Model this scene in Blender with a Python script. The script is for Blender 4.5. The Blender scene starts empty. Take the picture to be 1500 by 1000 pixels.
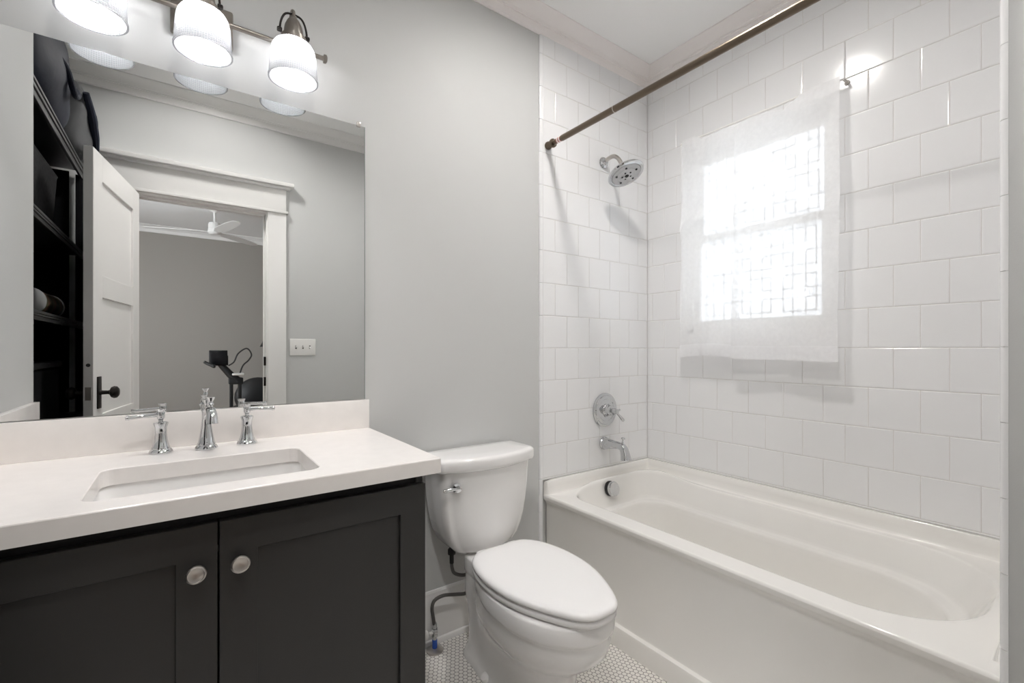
import bpy, bmesh, math, random
from mathutils import Vector, Matrix, Quaternion

random.seed(7)
S = bpy.context.scene
COL = S.collection
PI = math.pi

# ------------------------------------------------------------------ camera
YAW = math.radians(35.9)
cam_d = bpy.data.cameras.new('camera')
cam_d.sensor_width = 36.0
cam_d.lens = 36.0 * 667.0 / 1500.0
cam_d.shift_y = 11.0 / 1500.0
cam_d.clip_start = 0.02
cam = bpy.data.objects.new('camera', cam_d)
cam.location = (0.0, -1.70, 1.209)
cam.rotation_euler = (PI / 2, 0, -YAW)
COL.objects.link(cam)
S.camera = cam

# ------------------------------------------------------------------ world, exposure
W = bpy.data.worlds.new('overcast_sky')
S.world = W
W.use_nodes = True
bg = W.node_tree.nodes['Background']
bg.inputs['Color'].default_value = (0.93, 0.965, 1.0, 1)
SKY = 8.0             # radiance of the overcast sky
bg.inputs['Strength'].default_value = SKY
S.view_settings.view_transform = 'Standard'
S.view_settings.look = 'None'
S.view_settings.gamma = 1.0
S.view_settings.use_curve_mapping = False
S.view_settings.exposure = 0.08
S.cycles.max_bounces = 14
S.cycles.diffuse_bounces = 10
S.cycles.glossy_bounces = 6
S.cycles.transparent_max_bounces = 16
S.cycles.transmission_bounces = 8
S.cycles.sample_clamp_indirect = 6.0
S.cycles.caustics_reflective = False
S.cycles.caustics_refractive = False
CEIL_LIGHT = 310.0     # radiance of the ceiling downlight lens
ADDED_FILL_LIGHT = 375.0    # radiance of the fill downlight added over the entry
BULB = 600.0            # radiance of the vanity bulbs


def portal(name, loc, rot, sx, sy):
    l = bpy.data.lights.new(name, 'AREA')
    l.shape = 'RECTANGLE'
    l.size, l.size_y = sx, sy
    l.cycles.is_portal = True
    o = bpy.data.objects.new(name, l)
    o.location, o.rotation_euler = loc, rot
    COL.objects.link(o)


# ------------------------------------------------------------------ materials
def nt(name):
    m = bpy.data.materials.new(name)
    m.use_nodes = True
    t = m.node_tree
    return m, t, t.nodes['Principled BSDF']


def lin(c):
    return tuple(((v / 12.92) if v <= 0.04045 else ((v + 0.055) / 1.055) ** 2.4) for v in c)


def mat(name, col, rough=0.5, metal=0.0, coat=0.0, bump=0.0, bscale=200.0, vary=0.0, vscale=8.0, spec=0.5):
    m, t, p = nt(name)
    p.inputs['Base Color'].default_value = (*col, 1)
    p.inputs['Roughness'].default_value = rough
    p.inputs['Metallic'].default_value = metal
    p.inputs['Coat Weight'].default_value = coat
    p.inputs['Coat Roughness'].default_value = 0.06
    p.inputs['Specular IOR Level'].default_value = spec
    tc = t.nodes.new('ShaderNodeTexCoord')
    if vary:
        n = t.nodes.new('ShaderNodeTexNoise')
        n.inputs['Scale'].default_value = vscale
        n.inputs['Detail'].default_value = 6
        r = t.nodes.new('ShaderNodeMix')
        r.data_type = 'RGBA'
        r.inputs['A'].default_value = (*[c * (1 - vary) for c in col], 1)
        r.inputs['B'].default_value = (*[min(1, c * (1 + vary)) for c in col], 1)
        t.links.new(tc.outputs['Object'], n.inputs['Vector'])
        t.links.new(n.outputs['Fac'], r.inputs['Factor'])
        t.links.new(r.outputs['Result'], p.inputs['Base Color'])
    if bump:
        n = t.nodes.new('ShaderNodeTexNoise')
        n.inputs['Scale'].default_value = bscale
        n.inputs['Detail'].default_value = 3
        b = t.nodes.new('ShaderNodeBump')
        b.inputs['Strength'].default_value = bump
        b.inputs['Distance'].default_value = 0.002
        t.links.new(tc.outputs['Object'], n.inputs['Vector'])
        t.links.new(n.outputs['Fac'], b.inputs['Height'])
        t.links.new(b.outputs['Normal'], p.inputs['Normal'])
    return m


def emit(name, col, strength):
    m = bpy.data.materials.new(name)
    m.use_nodes = True
    t = m.node_tree
    t.nodes.remove(t.nodes['Principled BSDF'])
    e = t.nodes.new('ShaderNodeEmission')
    e.inputs['Color'].default_value = (*col, 1)
    e.inputs['Strength'].default_value = strength
    t.links.new(e.outputs[0], t.nodes['Material Output'].inputs['Surface'])
    return m


def sheer(name, col, transp, transl, rough_gloss=0.0):
    """thin cloth / film: transparent + translucent + diffuse"""
    m = bpy.data.materials.new(name)
    m.use_nodes = True
    t = m.node_tree
    t.nodes.remove(t.nodes['Principled BSDF'])
    tr = t.nodes.new('ShaderNodeBsdfTransparent')
    tl = t.nodes.new('ShaderNodeBsdfTranslucent')
    df = t.nodes.new('ShaderNodeBsdfDiffuse')
    tl.inputs['Color'].default_value = (*col, 1)
    df.inputs['Color'].default_value = (*col, 1)
    m1 = t.nodes.new('ShaderNodeMixShader')
    m2 = t.nodes.new('ShaderNodeMixShader')
    m1.inputs[0].default_value = transl
    m2.inputs[0].default_value = transp
    t.links.new(df.outputs[0], m1.inputs[1])
    t.links.new(tl.outputs[0], m1.inputs[2])
    t.links.new(m1.outputs[0], m2.inputs[1])
    t.links.new(tr.outputs[0], m2.inputs[2])
    # fine weave modulates how much shows through
    tc = t.nodes.new('ShaderNodeTexCoord')
    n = t.nodes.new('ShaderNodeTexNoise')
    n.inputs['Scale'].default_value = 60
    mr = t.nodes.new('ShaderNodeMapRange')
    mr.inputs['To Min'].default_value = transp - 0.05
    mr.inputs['To Max'].default_value = transp + 0.05
    t.links.new(tc.outputs['Object'], n.inputs['Vector'])
    t.links.new(n.outputs['Fac'], mr.inputs['Value'])
    t.links.new(mr.outputs['Result'], m2.inputs[0])
    t.links.new(m2.outputs[0], t.nodes['Material Output'].inputs['Surface'])
    return m


def clear_glass(name):
    m = bpy.data.materials.new(name)
    m.use_nodes = True
    t = m.node_tree
    t.nodes.remove(t.nodes['Principled BSDF'])
    tr = t.nodes.new('ShaderNodeBsdfTransparent')
    gl = t.nodes.new('ShaderNodeBsdfGlossy')
    gl.inputs['Roughness'].default_value = 0.02
    fr = t.nodes.new('ShaderNodeFresnel')
    fr.inputs['IOR'].default_value = 1.45
    mx = t.nodes.new('ShaderNodeMixShader')
    t.links.new(fr.outputs[0], mx.inputs[0])
    t.links.new(tr.outputs[0], mx.inputs[1])
    t.links.new(gl.outputs[0], mx.inputs[2])
    t.links.new(mx.outputs[0], t.nodes['Material Output'].inputs['Surface'])
    return m


def ribbed_glass(name):
    """prismatic pressed glass: a grid of ribs that scatter and let light through"""
    m = bpy.data.materials.new(name)
    m.use_nodes = True
    t = m.node_tree
    N = t.nodes
    N.remove(N['Principled BSDF'])
    tc = N.new('ShaderNodeUVMap')
    sx = N.new('ShaderNodeSeparateXYZ')
    t.links.new(tc.outputs[0], sx.inputs[0])

    def ribs(sock, freq):
        a = N.new('ShaderNodeMath'); a.operation = 'MULTIPLY'; a.inputs[1].default_value = freq
        b = N.new('ShaderNodeMath'); b.operation = 'SINE'
        c = N.new('ShaderNodeMath'); c.operation = 'ABSOLUTE'
        t.links.new(sock, a.inputs[0]); t.links.new(a.outputs[0], b.inputs[0]); t.links.new(b.outputs[0], c.inputs[0])
        return c.outputs[0]
    u = ribs(sx.outputs[0], 72 * PI)
    v = ribs(sx.outputs[1], 22 * PI)
    mul = N.new('ShaderNodeMath'); mul.operation = 'MULTIPLY'
    t.links.new(u, mul.inputs[0]); t.links.new(v, mul.inputs[1])
    bp = N.new('ShaderNodeBump')
    bp.inputs['Strength'].default_value = 0.6
    bp.inputs['Distance'].default_value = 0.003
    t.links.new(mul.outputs[0], bp.inputs['Height'])
    tr = N.new('ShaderNodeBsdfTransparent')
    tl = N.new('ShaderNodeBsdfTranslucent')
    df = N.new('ShaderNodeBsdfDiffuse')
    gl = N.new('ShaderNodeBsdfGlossy'); gl.inputs['Roughness'].default_value = 0.12
    tl.inputs['Color'].default_value = (0.13, 0.133, 0.136, 1)
    df.inputs['Color'].default_value = (0.40, 0.41, 0.42, 1)
    for s in (tl, gl, df):
        t.links.new(bp.outputs[0], s.inputs['Normal'])
    m0 = N.new('ShaderNodeMixShader'); m0.inputs[0].default_value = 0.45
    t.links.new(tl.outputs[0], m0.inputs[1]); t.links.new(df.outputs[0], m0.inputs[2])
    m1 = N.new('ShaderNodeMixShader')
    mr = N.new('ShaderNodeMapRange'); mr.inputs['To Min'].default_value = 0.15; mr.inputs['To Max'].default_value = 0.38
    t.links.new(mul.outputs[0], mr.inputs['Value']); t.links.new(mr.outputs[0], m1.inputs[0])
    t.links.new(m0.outputs[0], m1.inputs[1]); t.links.new(tr.outputs[0], m1.inputs[2])
    m2 = N.new('ShaderNodeMixShader'); m2.inputs[0].default_value = 0.07
    t.links.new(m1.outputs[0], m2.inputs[1]); t.links.new(gl.outputs[0], m2.inputs[2])
    t.links.new(m2.outputs[0], N['Material Output'].inputs['Surface'])
    return m


def hex_floor(name, pitch):
    m, t, p = nt(name)
    N = t.nodes
    L = t.links
    tc = N.new('ShaderNodeTexCoord')

    def vm(op, a, b):
        n = N.new('ShaderNodeVectorMath'); n.operation = op
        for i, s in enumerate((a, b)):
            if s is None: continue
            if isinstance(s, tuple): n.inputs[i].default_value = s
            else: L.new(s, n.inputs[i])
        return n

    def mt(op, a, b=None):
        n = N.new('ShaderNodeMath'); n.operation = op
        for i, s in enumerate((a, b)):
            if s is None: continue
            if isinstance(s, (int, float)): n.inputs[i].default_value = s
            else: L.new(s, n.inputs[i])
        return n.outputs[0]
    q = 1 / pitch
    sc = vm('MULTIPLY', tc.outputs['Object'], (q, q, 0)).outputs[0]
    sc = vm('ADD', sc, (400.0, 400.0 * 1.7320508, 0)).outputs[0]
    r = (1.0, 1.7320508, 1.0)
    h = (0.5, 0.8660254, 0.0)
    a = vm('SUBTRACT', vm('MODULO', sc, r).outputs[0], h).outputs[0]
    b = vm('SUBTRACT', vm('MODULO', vm('SUBTRACT', sc, h).outputs[0], r).outputs[0], h).outputs[0]
    la = vm('LENGTH', a, None).outputs['Value']
    lb = vm('LENGTH', b, None).outputs['Value']
    less = mt('LESS_THAN', la, lb)
    mx = N.new('ShaderNodeMix'); mx.data_type = 'VECTOR'
    L.new(less, mx.inputs['Factor']); L.new(b, mx.inputs[4]); L.new(a, mx.inputs[5])
    g = vm('ABSOLUTE', mx.outputs[1], None).outputs[0]
    sp = N.new('ShaderNodeSeparateXYZ'); L.new(g, sp.inputs[0])
    d1 = sp.outputs[0]
    d2 = mt('ADD', mt('MULTIPLY', sp.outputs[0], 0.5), mt('MULTIPLY', sp.outputs[1], 0.8660254))
    hd = mt('MAXIMUM', d1, d2)
    ln = vm('LENGTH', g, None).outputs['Value']
    dist = mt('ADD', mt('MULTIPLY', hd, 0.6), mt('MULTIPLY', ln, 0.4))
    mr = N.new('ShaderNodeMapRange')
    mr.inputs['From Min'].default_value = 0.43
    mr.inputs['From Max'].default_value = 0.47
    L.new(dist, mr.inputs['Value'])
    cm = N.new('ShaderNodeMix'); cm.data_type = 'RGBA'
    cm.inputs['A'].default_value = (0.80, 0.775, 0.74, 1)
    cm.inputs['B'].default_value = (0.20, 0.19, 0.18, 1)
    L.new(mr.outputs[0], cm.inputs['Factor'])
    L.new(cm.outputs['Result'], p.inputs['Base Color'])
    rr = N.new('ShaderNodeMapRange'); rr.inputs['To Min'].default_value = 0.25; rr.inputs['To Max'].default_value = 0.9
    L.new(mr.outputs[0], rr.inputs['Value']); L.new(rr.outputs[0], p.inputs['Roughness'])
    bp = N.new('ShaderNodeBump'); bp.inputs['Distance'].default_value = 0.002; bp.invert = True
    bp.inputs['Strength'].default_value = 0.5
    L.new(mr.outputs[0], bp.inputs['Height']); L.new(bp.outputs[0], p.inputs['Normal'])
    return m


def plank_floor(name):
    m, t, p = nt(name)
    tc = t.nodes.new('ShaderNodeTexCoord')
    br = t.nodes.new('ShaderNodeTexBrick')
    br.inputs['Color1'].default_value = (0.20, 0.12, 0.07, 1)
    br.inputs['Color2'].default_value = (0.27, 0.17, 0.10, 1)
    br.inputs['Mortar'].default_value = (0.06, 0.04, 0.02, 1)
    br.inputs['Scale'].default_value = 1.0
    br.inputs['Brick Width'].default_value = 1.2
    br.inputs['Row Height'].default_value = 0.12
    br.inputs['Mortar Size'].default_value = 0.002
    t.links.new(tc.outputs['Object'], br.inputs['Vector'])
    t.links.new(br.outputs['Color'], p.inputs['Base Color'])
    p.inputs['Roughness'].default_value = 0.4
    return m


def stripes(name, cols, axis=0, freq=30.0, rough=0.4):
    """printed label: bands of colour"""
    m, t, p = nt(name)
    tc = t.nodes.new('ShaderNodeTexCoord')
    sp = t.nodes.new('ShaderNodeSeparateXYZ')
    t.links.new(tc.outputs['Object'], sp.inputs[0])
    mu = t.nodes.new('ShaderNodeMath'); mu.operation = 'MULTIPLY'; mu.inputs[1].default_value = freq
    fr = t.nodes.new('ShaderNodeMath'); fr.operation = 'FRACT'
    t.links.new(sp.outputs[axis], mu.inputs[0]); t.links.new(mu.outputs[0], fr.inputs[0])
    cr = t.nodes.new('ShaderNodeValToRGB')
    cr.color_ramp.interpolation = 'CONSTANT'
    while len(cr.color_ramp.elements) < len(cols):
        cr.color_ramp.elements.new(0.5)
    for i, c in enumerate(cols):
        cr.color_ramp.elements[i].position = i / len(cols)
        cr.color_ramp.elements[i].color = (*c, 1)
    t.links.new(fr.outputs[0], cr.inputs[0])
    t.links.new(cr.outputs[0], p.inputs['Base Color'])
    p.inputs['Roughness'].default_value = rough
    return m


def weave(name, c1, c2, scale):
    m, t, p = nt(name)
    tc = t.nodes.new('ShaderNodeTexCoord')
    v = t.nodes.new('ShaderNodeTexVoronoi')
    v.inputs['Scale'].default_value = scale
    cr = t.nodes.new('ShaderNodeMix'); cr.data_type = 'RGBA'
    cr.inputs['A'].default_value = (*c1, 1); cr.inputs['B'].default_value = (*c2, 1)
    t.links.new(tc.outputs['Object'], v.inputs['Vector'])
    t.links.new(v.outputs['Distance'], cr.inputs['Factor'])
    t.links.new(cr.outputs['Result'], p.inputs['Base Color'])
    p.inputs['Roughness'].default_value = 0.8
    p.inputs['Specular IOR Level'].default_value = 0.15
    return m


M = {}
M['paint'] = mat('grey_wall_paint', (0.552, 0.556, 0.550), 0.55, bump=0.08, bscale=350)
M['trim'] = mat('white_trim_paint', (0.80, 0.79, 0.775), 0.35)
M['crown'] = mat('cream_crown_paint', (0.84, 0.80, 0.785), 0.45)
M['ceiling'] = mat('ceiling_paint', (0.90, 0.90, 0.895), 0.7)
M['tile'] = mat('glossy_white_tile', (0.79, 0.79, 0.795), 0.14, bump=0.03, bscale=14)
M['grout'] = mat('pale_grout', (0.66, 0.64, 0.62), 0.85)
M['floor'] = hex_floor('white_hexagon_mosaic', 0.0182)
M['ceramic'] = mat('white_ceramic', (0.82, 0.81, 0.80), 0.12, coat=0.5)
M['acrylic'] = mat('white_tub_enamel', (0.82, 0.805, 0.775), 0.14, coat=0.4)
M['seat'] = mat('white_seat_plastic', (0.83, 0.82, 0.815), 0.22)
M['quartz'] = mat('pale_quartz', (0.82, 0.79, 0.765), 0.2, vary=0.05, vscale=25)
M['cabinet'] = mat('charcoal_cabinet_paint', (0.024, 0.0235, 0.0225), 0.36)
M['cabin'] = mat('dark_cabinet_inside', (0.012, 0.012, 0.012), 0.7)
M['chrome'] = mat('polished_chrome', (0.62, 0.63, 0.64), 0.06, 1.0)
M['nickel'] = mat('brushed_nickel', (0.52, 0.49, 0.46), 0.30, 1.0)
M['bronze'] = mat('dark_nickel_fixture', (0.30, 0.275, 0.25), 0.32, 1.0)
M['rod'] = mat('bronze_rod_metal', (0.15, 0.118, 0.09), 0.32, 1.0)
M['oil'] = mat('oil_rubbed_bronze', (0.022, 0.018, 0.016), 0.42, 0.6)
M['mirror'] = mat('silvered_mirror', (0.86, 0.87, 0.865), 0.0, 1.0)
M['edge'] = mat('mirror_edge', (0.25, 0.30, 0.28), 0.3)
M['black'] = mat('black_plastic', (0.010, 0.010, 0.011), 0.45)
M['rubber'] = mat('black_rubber', (0.015, 0.015, 0.015), 0.7)
M['holes'] = mat('dark_nozzle', (0.02, 0.02, 0.02), 0.5)
M['face'] = mat('spray_face', (0.50, 0.50, 0.51), 0.3, 0.3)
M['white'] = mat('white_plastic', (0.80, 0.79, 0.77), 0.3)
M['hose'] = mat('braided_grey_hose', (0.12, 0.115, 0.11), 0.45, 0.6, bump=0.5, bscale=500)
M['blue'] = mat('blue_plastic', (0.02, 0.09, 0.45), 0.4)
M['rack'] = mat('dark_grey_metal', (0.055, 0.055, 0.055), 0.38, 0.5)
M['rackin'] = mat('black_panel', (0.004, 0.004, 0.005), 0.9, spec=0.1)
M['navy'] = mat('navy_nylon', (0.007, 0.009, 0.018), 0.75, spec=0.2, bump=0.6, bscale=30)
M['greycloth'] = mat('grey_nylon', (0.055, 0.056, 0.058), 0.75, spec=0.2, bump=0.5, bscale=30)
M['taupe'] = mat('taupe_bedroom_paint', (0.335, 0.312, 0.288), 0.7)
M['plank'] = plank_floor('wood_planks')
M['curtain'] = sheer('sheer_white_voile', (0.96, 0.96, 0.965), 0.31, 0.5)
M['hem'] = sheer('sheer_white_hem', (0.93, 0.93, 0.94), 0.20, 0.5)
M['film'] = sheer('frosted_window_film', (0.70, 0.71, 0.72), 0.12, 0.85)
M['filmline'] = sheer('frosted_film_lines', (0.62, 0.62, 0.62), 0.30, 0.85)
M['glass'] = clear_glass('window_glass')
M['shade'] = ribbed_glass('ribbed_glass')
M['bulb'] = emit('lit_bulb', (0.99, 0.985, 1.0), BULB)
M['lens'] = emit('lit_downlight', (1.0, 0.965, 0.93), CEIL_LIGHT)
M['fill_lens'] = emit('lit_added_fill', (1.0, 0.97, 0.945), ADDED_FILL_LIGHT)
M['sticker'] = stripes('red_white_sticker', [(0.8, 0.78, 0.76), (0.6, 0.05, 0.05), (0.8, 0.78, 0.76)], 1, 75.0)
M['tin'] = stripes('coloured_tin_label', [(0.06, 0.07, 0.03), (0.20, 0.09, 0.065), (0.13, 0.13, 0.06), (0.035, 0.04, 0.02)], 1, 8.0)
M['tinmetal'] = mat('tin_metal', (0.4, 0.4, 0.4), 0.3, 1.0)
M['basket'] = weave('black_weave', (0.02, 0.02, 0.022), (0.004, 0.004, 0.004), 60)
M['screen'] = mat('dark_screen', (0.006, 0.006, 0.008), 0.2)


# ------------------------------------------------------------------ mesh building
class MB:
    def __init__(self):
        self.v, self.f = [], []

    def add(self, verts, faces, mtx=None):
        o = len(self.v)
        for p in verts:
            p = Vector(p)
            self.v.append(mtx @ p if mtx else p)
        self.f += [tuple(i + o for i in f) for f in faces]

    def bm(self, b, mtx=None):
        b.verts.index_update()
        self.add([v.co.copy() for v in b.verts], [[v.index for v in f.verts] for f in b.faces], mtx)
        b.free()

    def box(self, x0, x1, y0, y1, z0, z1, bev=0.0, seg=2, mtx=None):
        b = bmesh.new()
        bmesh.ops.create_cube(b, size=1)
        for v in b.verts:
            v.co = Vector((x0 + (v.co.x + .5) * (x1 - x0), y0 + (v.co.y + .5) * (y1 - y0), z0 + (v.co.z + .5) * (z1 - z0)))
        if bev:
            bmesh.ops.bevel(b, geom=b.edges[:], offset=bev, segments=seg, profile=0.5, affect='EDGES')
        self.bm(b, mtx)
        return self

    def lathe(self, prof, org=(0, 0, 0), axis=(0, 0, 1), n=32, mtx=None, caps=True):
        q = Vector((0, 0, 1)).rotation_difference(Vector(axis).normalized())
        org = Vector(org)
        vs, fs = [], []
        for r, z in prof:
            for i in range(n):
                a = 2 * PI * i / n
                vs.append(org + q @ Vector((max(r, 1e-5) * math.cos(a), max(r, 1e-5) * math.sin(a), z)))
        for k in range(len(prof) - 1):
            for i in range(n):
                j = (i + 1) % n
                fs.append((k * n + i, k * n + j, (k + 1) * n + j, (k + 1) * n + i))
        if caps:
            fs.append(tuple(range(n - 1, -1, -1)))
            fs.append(tuple((len(prof) - 1) * n + i for i in range(n)))
        self.add(vs, fs, mtx)
        return self

    def tube(self, pts, r, n=12, mtx=None, smooth=0):
        pts = [Vector(p) for p in pts]
        rs = list(r) if isinstance(r, (list, tuple)) else [r] * len(pts)
        if smooth:
            P, R = [], []
            for i in range(len(pts) - 1):
                p0 = pts[max(i - 1, 0)]; p1 = pts[i]; p2 = pts[i + 1]; p3 = pts[min(i + 2, len(pts) - 1)]
                for k in range(smooth):
                    t = k / smooth
                    P.append(0.5 * ((2 * p1) + (p2 - p0) * t + (2 * p0 - 5 * p1 + 4 * p2 - p3) * t * t + (3 * p1 - p0 - 3 * p2 + p3) * t ** 3))
                    R.append(rs[i] * (1 - t) + rs[i + 1] * t)
            P.append(pts[-1]); R.append(rs[-1])
            pts, rs = P, R
        vs, fs = [], []
        tan = (pts[1] - pts[0]).normalized()
        ref = Vector((0, 0, 1)) if abs(tan.z) < 0.9 else Vector((1, 0, 0))
        nx = tan.cross(ref).normalized()
        for i, p in enumerate(pts):
            if i == 0: tg = pts[1] - pts[0]
            elif i == len(pts) - 1: tg = pts[-1] - pts[-2]
            else: tg = (pts[i + 1] - p).normalized() + (p - pts[i - 1]).normalized()
            tg.normalize()
            nx = (nx - tg * nx.dot(tg)).normalized()
            ny = tg.cross(nx)
            for k in range(n):
                a = 2 * PI * k / n
                vs.append(p + (nx * math.cos(a) + ny * math.sin(a)) * rs[i])
        m = len(pts)
        for i in range(m - 1):
            for k in range(n):
                j = (k + 1) % n
                fs.append((i * n + k, i * n + j, (i + 1) * n + j, (i + 1) * n + k))
        fs.append(tuple(range(n - 1, -1, -1)))
        fs.append(tuple((m - 1) * n + k for k in range(n)))
        self.add(vs, fs, mtx)
        return self

    def loft(self, loops, cap0=True, cap1=True, mtx=None):
        n = len(loops[0])
        vs = [Vector(p) for l in loops for p in l]
        fs = []
        for k in range(len(loops) - 1):
            for i in range(n):
                j = (i + 1) % n
                fs.append((k * n + i, k * n + j, (k + 1) * n + j, (k + 1) * n + i))
        if cap0: fs.append(tuple(range(n - 1, -1, -1)))
        if cap1: fs.append(tuple((len(loops) - 1) * n + i for i in range(n)))
        self.add(vs, fs, mtx)
        return self

    def prism(self, poly, fn, a, b):
        """extrude 2-D polygon: fn(p, q, t) -> world point"""
        n = len(poly)
        vs = [fn(p, q, a) for p, q in poly] + [fn(p, q, b) for p, q in poly]
        fs = [(i, (i + 1) % n, n + (i + 1) % n, n + i) for i in range(n)]
        fs += [tuple(range(n - 1, -1, -1)), tuple(range(n, 2 * n))]
        self.add(vs, fs)
        return self

    def sphere(self, c, r, n=20, sc=(1, 1, 1), mtx=None):
        b = bmesh.new()
        bmesh.ops.create_uvsphere(b, u_segments=n, v_segments=n // 2 + 2, radius=r)
        for v in b.verts:
            v.co = Vector((v.co.x * sc[0] + c[0], v.co.y * sc[1] + c[1], v.co.z * sc[2] + c[2]))
        self.bm(b, mtx)
        return self

    def build(self, name, m, parent=None, angle=35, smooth=True, subsurf=0, label=None):
        me = bpy.data.meshes.new(name)
        off = Vector((0, 0, 0))
        root = parent
        while root is not None:
            off += root.location
            root = root.parent
        me.from_pydata([tuple(p - off) for p in self.v], [], self.f)
        b = bmesh.new(); b.from_mesh(me)
        bmesh.ops.recalc_face_normals(b, faces=b.faces[:])
        b.to_mesh(me); b.free()
        me.materials.append(m)
        if smooth:
            me.shade_smooth()
            me.set_sharp_from_angle(angle=math.radians(angle))
        o = bpy.data.objects.new(name, me)
        COL.objects.link(o)
        if parent: o.parent = parent
        if subsurf:
            s = o.modifiers.new('subdivision', 'SUBSURF'); s.levels = subsurf; s.render_levels = subsurf
        if label: o['label'] = label
        return o


def thing(name, label, cat, loc, group=None, kind=None):
    o = bpy.data.objects.new(name, None)
    o.location = loc
    COL.objects.link(o)
    return tag(o, label, cat, group, kind)


def tag(o, label, cat, group=None, kind=None):
    o['label'] = label
    o['category'] = cat
    if group: o['group'] = group
    if kind: o['kind'] = kind
    return o


def struct(o):
    o['kind'] = 'structure'
    return o


def dup(root, loc, label=None):
    r = root.copy(); COL.objects.link(r); r.location = loc
    if label: r['label'] = label
    for ch in list(root.children):
        c = ch.copy(); COL.objects.link(c); c.parent = r
        for g in list(ch.children):
            d = g.copy(); COL.objects.link(d); d.parent = c
    return r


# ------------------------------------------------------------------ key dimensions
F = 0.012            # finished floor
CZ = 2.812           # ceiling
XR = 2.2105          # tiled window wall (tile face 2.2025)
XL = -0.43           # vanity side wall
YD = -1.84           # door wall, bathroom side
YB = -1.96           # door wall, bedroom side
YC = -1.535          # plumbing-opposite wall (alcove end)
XC = 1.385           # front edge of that wall
OX0, OX1, OZ = -0.246, 0.468, 2.14    # door opening
WY0, WY1, WZ0, WZ1 = -0.945, -0.232, 1.283, 2.275   # window opening
RX0, RX1, RY0 = -1.0, -0.43, -0.63    # shelf recess

# ------------------------------------------------------------------ setting
struct(MB().box(RX0 - .12, XR + .15, YB, .12, -.1, F).build('floor', M['floor']))
# ceiling plane with round cut-outs for the recessed lights
DL1, DL2 = (1.24, -.742), (.15, -1.48)
w = MB()
xs = [RX0 - .12, DL2[0] - .12, DL2[0] + .12, DL1[0] - .12, DL1[0] + .12, XR + .15]
for k in range(5):
    if k in (1, 3):
        cx, cy = DL2 if k == 1 else DL1
        w.box(xs[k], xs[k + 1], YB, cy - .12, CZ, CZ + .1).box(xs[k], xs[k + 1], cy + .12, .12, CZ, CZ + .1)
        sq, ci = [], []
        for i in range(40):
            a = 2 * PI * i / 40
            c_, s_ = math.cos(a), math.sin(a)
            g_ = .12 / max(abs(c_), abs(s_))
            sq.append((cx + c_ * g_, cy + s_ * g_)); ci.append((cx + c_ * .073, cy + s_ * .073))
        w.loft([[(x, y, CZ + .1) for x, y in sq], [(x, y, CZ) for x, y in sq], [(x, y, CZ) for x, y in ci], [(x, y, CZ + .03) for x, y in ci]], True, True)
    else:
        w.box(xs[k], xs[k + 1], YB, .12, CZ, CZ + .1)
struct(w.build('ceiling', M['ceiling']))
struct(MB().box(XL - .12, XR + .15, 0, .12, F, CZ).build('wall_back', M['paint']))
struct(MB().box(XL - .12, XL, RY0, 0, F, CZ, .004).build('wall_left', M['paint']))
w = MB()
w.box(RX0 - .12, RX0, YD, RY0 + .12, F, CZ)
w.box(RX0, XL - .12, RY0, RY0 + .12, F, CZ)
struct(w.build('wall_recess', M['paint']))
# window wall with opening
w = MB()
w.box(XR, XR + .15, YB, WY0, F, CZ)
w.box(XR, XR + .15, WY1, 0, F, CZ)
w.box(XR, XR + .15, WY0, WY1, F, WZ0)
w.box(XR, XR + .15, WY0, WY1, WZ1, CZ)
struct(w.build('wall_right', M['trim']))
struct(MB().box(XC, XR, YD, YC, F, CZ, .003).build('wall_alcove', M['paint']))
# door wall with opening
w = MB()
w.box(RX0 - .12, OX0 - .02, YB, YD, F, CZ)
w.box(OX1 + .02, XR, YB, YD, F, CZ)
w.box(OX0 - .02, OX1 + .02, YB, YD, OZ + .02, CZ)
struct(w.build('wall_front', M['paint']))


def subtract(r, h):
    u0, u1, v0, v1 = r
    a0, a1, b0, b1 = h
    if u1 <= a0 or u0 >= a1 or v1 <= b0 or v0 >= b1: return [r]
    out = []
    if u0 < a0: out.append((u0, a0, v0, v1))
    if u1 > a1: out.append((a1, u1, v0, v1))
    m0, m1 = max(u0, a0), min(u1, a1)
    if v0 < b0: out.append((m0, m1, v0, b0))
    if v1 > b1: out.append((m0, m1, b1, v1))
    return out


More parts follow.
